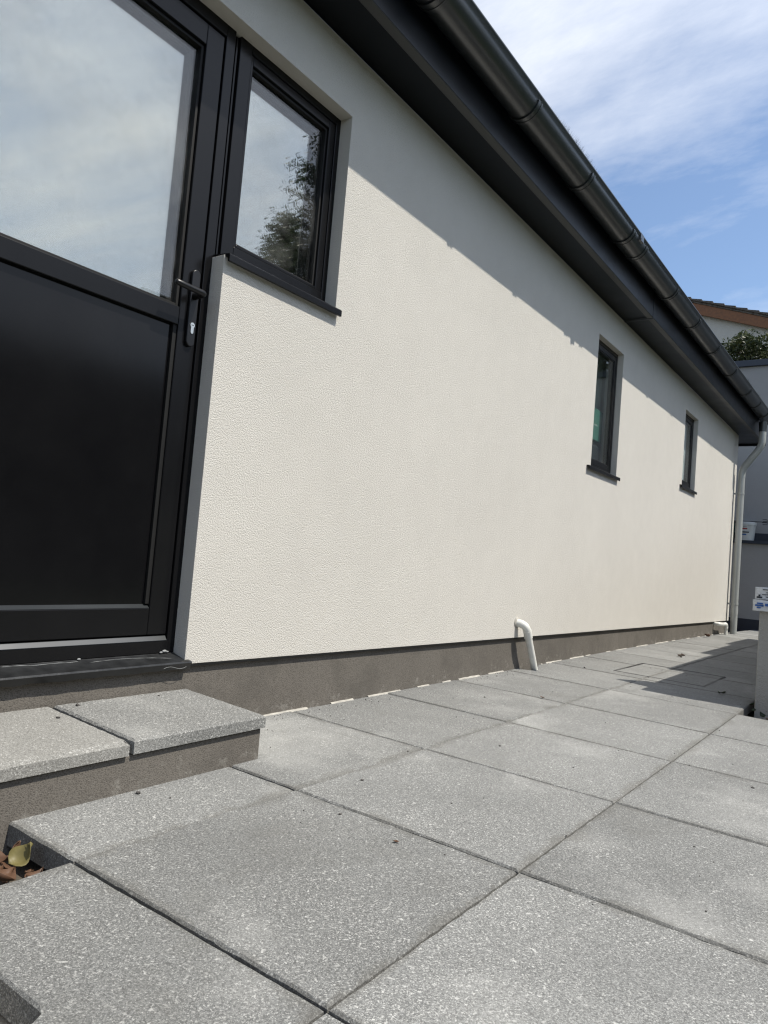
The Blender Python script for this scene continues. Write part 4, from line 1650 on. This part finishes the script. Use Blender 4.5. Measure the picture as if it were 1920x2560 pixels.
def dry_leaf(loc, size, rot, mat, label, curl=0.5, group=None, width=0.5):
    bm_ = bmesh.new()
    n_ = 8
    R = Matrix.Rotation(rot[2], 3, 'Z') @ Matrix.Rotation(rot[1], 3, 'Y') @ Matrix.Rotation(rot[0], 3, 'X')
    rows = []
    for i in range(n_ + 1):
        t = i / n_
        w = width * size * math.sin(math.pi * min(1, t ** 0.8)) * (1 - 0.35 * t) + 0.0006
        row = []
        for s in (-1, -0.5, 0, 0.5, 1):
            p = Vector(((t - 0.5) * size * 2 * 0.55, s * w, curl * size * ((t - 0.5) ** 2 * 1.2 + 0.35 * s * s - 0.08 * math.sin(7 * t + s * 2))))
            row.append(bm_.verts.new(Vector(loc) + R @ p))
        rows.append(row)
    for a_, c_ in zip(rows, rows[1:]):
        for k in range(4):
            bm_.faces.new((a_[k], a_[k + 1], c_[k + 1], c_[k]))
    o = obj('fallen_leaf', bm_, mat, None, smooth=True)
    sm = o.modifiers.new('thick', 'SOLIDIFY')
    sm.thickness = 0.0006
    return tag(o, label, 'leaf', group)


G_L = 'leaves fallen into the gap at the left'
dry_leaf((0.446, -0.446, -0.026), 0.044, (0.45, -0.75, -0.25), M['leaf_y'], 'yellow-green fallen leaf standing up in the gap by the step', 0.6, G_L, 0.62)
dry_leaf((0.452, -0.398, -0.030), 0.026, (0.9, -0.9, 0.9), M['leaf_b'], 'small upright brown leaf behind the yellow-green leaf', 0.7, G_L)
dry_leaf((0.395, -0.470, -0.044), 0.050, (0.15, 0.2, 0.5), M['leaf_b'], 'broad brown leaf at the left edge of the gap, front', 0.5, G_L, 0.62)
dry_leaf((0.435, -0.372, -0.056), 0.042, (0.4, 0.1, -0.8), M['leaf_b'], 'brown leaf lying flat against the step riser', 0.6, G_L)
dry_leaf((0.425, -0.520, -0.050), 0.042, (-0.2, 0.1, 1.5), M['leaf_b'], 'brown leaf under the yellow-green leaf, nearest the camera', 0.5, G_L, 0.6)
dry_leaf((0.448, -0.485, -0.056), 0.034, (0.1, -0.2, 0.2), M['leaf_b'], 'brown leaf tucked below the slab edge in the gap', 0.6, G_L)
dry_leaf((0.405, -0.420, -0.060), 0.036, (0.3, 0.3, 2.2), M['leaf_b'], 'curled brown leaf deepest in the gap by the riser', 0.8, G_L)
rl = random.Random(21)
for i in range(14):
    dry_leaf((rl.uniform(0.375, 0.462), rl.uniform(-0.535, -0.345), rl.uniform(-0.072, -0.056)), rl.uniform(0.012, 0.026), (rl.uniform(-0.5, 0.5), rl.uniform(-0.5, 0.5), rl.uniform(0, 6)),
             M['leaf_b'], 'scrap of broken brown leaf in the litter of the left-hand gap', 0.5, G_L + ', scraps')
G_R = 'leaves in the planting gap at the pillar'
for i, (x, y, z, s, r_, mt_, lb) in enumerate((
        (3.60, -1.235, -0.055, 0.028, 0.5, 'leaf_b', 'brown leaf nearest the slab corner in the gap beside the pillar'),
        (3.66, -1.275, -0.05, 0.030, 2.0, 'leaf_b', 'brown leaf lying mid gap in front of the pillar'),
        (3.74, -1.23, -0.045, 0.030, 1.0, 'leaf_d', 'dark rotting leaf against the pillar foot'),
        (3.735, -1.192, -0.030, 0.026, 2.7, 'leaf_d', 'dark leaf sticking up at the slab corner by the pillar'),
        (3.775, -1.180, -0.006, 0.022, 1.6, 'leaf_d', 'dark leaf sprig rising beside the pillar edge'),
        (3.56, -1.28, -0.06, 0.030, 0.1, 'leaf_b', 'brown leaf at the slab side of the pillar gap'))):
    dry_leaf((x, y, z), s, (0.5 * math.sin(i * 2.1), 0.6 * math.cos(i * 1.7), r_), M[mt_], lb, 0.6, G_R)
# debris on the paving
dry_leaf((4.02, -0.995, gz(4.02, -0.995) + 0.006), 0.036, (0.1, 0.1, 2.05), M['leaf_d'], 'dark curled leaf on the shaded paving near the pillar', 0.5)
dry_leaf((8.25, -0.065, gz(8.25, -0.065) + 0.014), 0.075, (0.2, 0.1, 0.4), M['leaf_b'], 'pale brown curled leaf at the plinth foot before the far waste pipe', 0.6)
dry_leaf((0.998, -0.913, gz(0.998, -0.913) + 0.003), 0.0085, (0.1, 0.0, 0.6), M['leaf_b'], 'tiny dark brown flake on a near slab by the joint crossing', 0.4, None, 0.8)
dry_leaf((2.87, -0.445, gz(2.87, -0.445) + 0.004), 0.020, (0.1, 0.0, 1.2), M['leaf_b'], 'small brown scrap lying on a joint before the access cover', 0.4, None, 0.6)


def twig(pts, r, label):
    bm_ = bmesh.new()
    tube(bm_, pts, r, 6)
    tag(obj('twig', bm_, M['bark'], None, smooth=True), label, 'twig')


twig([(5.60, -0.42, gz(5.6, -.4) + 0.006), (5.66, -0.38, gz(5.6, -.4) + 0.012), (5.78, -0.40, gz(5.7, -.4) + 0.005), (5.86, -0.36, gz(5.8, -.4) + 0.004)], 0.005,
     'thin forked twig on the sunlit paving beyond the access cover')


def chip(x, y, r, z=None):
    bm_ = bmesh.new()
    bmesh.ops.create_icosphere(bm_, subdivisions=1, radius=r)
    for v in bm_.verts:
        v.co *= 1 + 0.35 * rnd.uniform(-1, 1)
        v.co.z *= 0.7
    z = gz(x, y) if z is None else z
    for v in bm_.verts:
        v.co += Vector((x, y, z + r * 0.45))
    return obj('stone_chip', bm_, M['stone'])


for x, y, r, lb in ((0.765, -0.348, 0.0055, 'stone chip against the foot of the step riser'),
                    (1.265, -0.622, 0.0045, 'stone chip beside the joint in front of the step'),
                    (1.03, -0.735, 0.0042, 'stone chip in the middle of the slab before the step'),
                    (1.60, -0.545, 0.0035, 'stone chip on the joint line right of the step'),
                    (2.18, -1.42, 0.005, 'stone chip on the right-hand slab in the lower right'),
                    (1.92, -0.70, 0.004, 'stone chip near the centre of the paving'),
                    (2.62, -0.28, 0.005, 'stone chip on the slab left of the waste pipe'),
                    (4.10, -0.20, 0.006, 'stone chip between the gully and the access cover')):
    tag(chip(x, y, r), lb, 'stone')
for x, y, r, lb in ((0.80, -0.02, 0.006, 'dark stone chip at the back of the joint between the treads'),
                    (0.70, -0.10, 0.0055, 'larger stone chip on the pale left tread'),
                    (1.05, -0.03, 0.0035, 'small chip near the back of the right tread')):
    tag(chip(x, y, r, stz(x, y)), lb, 'stone')
# grit swept against the plinth: too small to tell apart
bm = bmesh.new()
for i in range(420):
    x = rnd.uniform(1.3, 9.0)
    if 3.5 < x < 3.95:
        continue
    y = YP - 0.012 - abs(rnd.gauss(0, 0.05)) - (0.10 if rnd.random() < 0.1 else 0)
    r = rnd.uniform(0.0008, 0.0022)
    bmesh.ops.create_icosphere(bm, subdivisions=0 if False else 1, radius=r, matrix=Matrix.Translation((x, y, gz(x, y) + r * 0.4)))
for i in range(160):
    x, y = rnd.uniform(0.8, 5.0), rnd.uniform(-2.0, -0.1)
    if x < 1.25 and y > -0.36:
        continue
    r = rnd.uniform(0.001, 0.0024)
    bmesh.ops.create_icosphere(bm, subdivisions=1, radius=r, matrix=Matrix.Translation((x, y, gz(x, y) + r * 0.4)))
tag(obj('grit', bm, M['stone']), 'fine dark grit scattered on the paving and along the plinth', 'grit', kind='stuff')


# ------------------------------------------------------------------ brushes lying in the gutter
def gutter_brush(xa, xb, lift, label, seed, n=900, hgt=0.075):
    r = random.Random(seed)
    root = empty('gutter_brush', ((xa + xb) / 2, GY, 2.64), label, 'gutter brush', 'brushes in the gutter')
    bm_ = bmesh.new()
    cz_ = lambda x: gzz(x) - 0.005 + lift * math.sin(math.pi * (x - xa) / (xb - xa))
    tube(bm_, [(xa + (xb - xa) * i / 10, GY, cz_(xa + (xb - xa) * i / 10)) for i in range(11)], 0.004, 6)
    obj('stem', bm_, M['steel'], root)
    bm_ = bmesh.new()
    for i in range(n):
        x = r.uniform(xa, xb)
        a = r.uniform(0, 6.283)
        L = min(hgt, 0.052) if math.sin(a) < 0.35 else hgt * r.uniform(0.7, 1.05)
        p0 = Vector((x, GY, cz_(x)))
        p1 = p0 + Vector((r.uniform(-0.012, 0.012), math.cos(a) * min(L, 0.056), math.sin(a) * L))
        s = Vector((0.0011, 0, 0))
        v = [bm_.verts.new(q) for q in (p0 - s, p0 + s, p1)]
        bm_.faces.new(v)
        t = Vector((0, 0.0011, 0.0))
        v = [bm_.verts.new(q) for q in (p0 - t, p0 + t, p1)]
        bm_.faces.new(v)
    o = obj('bristles', bm_, M['brush'], root)
    o['kind'] = 'stuff'


gutter_brush(2.60, 3.70, 0.080, 'bristly black gutter brush arching above the gutter lip near the middle', 3, 1700, 0.085)
gutter_brush(8.10, 8.75, 0.060, 'black gutter brush tip showing over the gutter before the far end', 4, 900, 0.09)
gutter_brush(8.85, 9.45, 0.060, 'black gutter brush tip nearest the downpipe', 5, 900, 0.09)
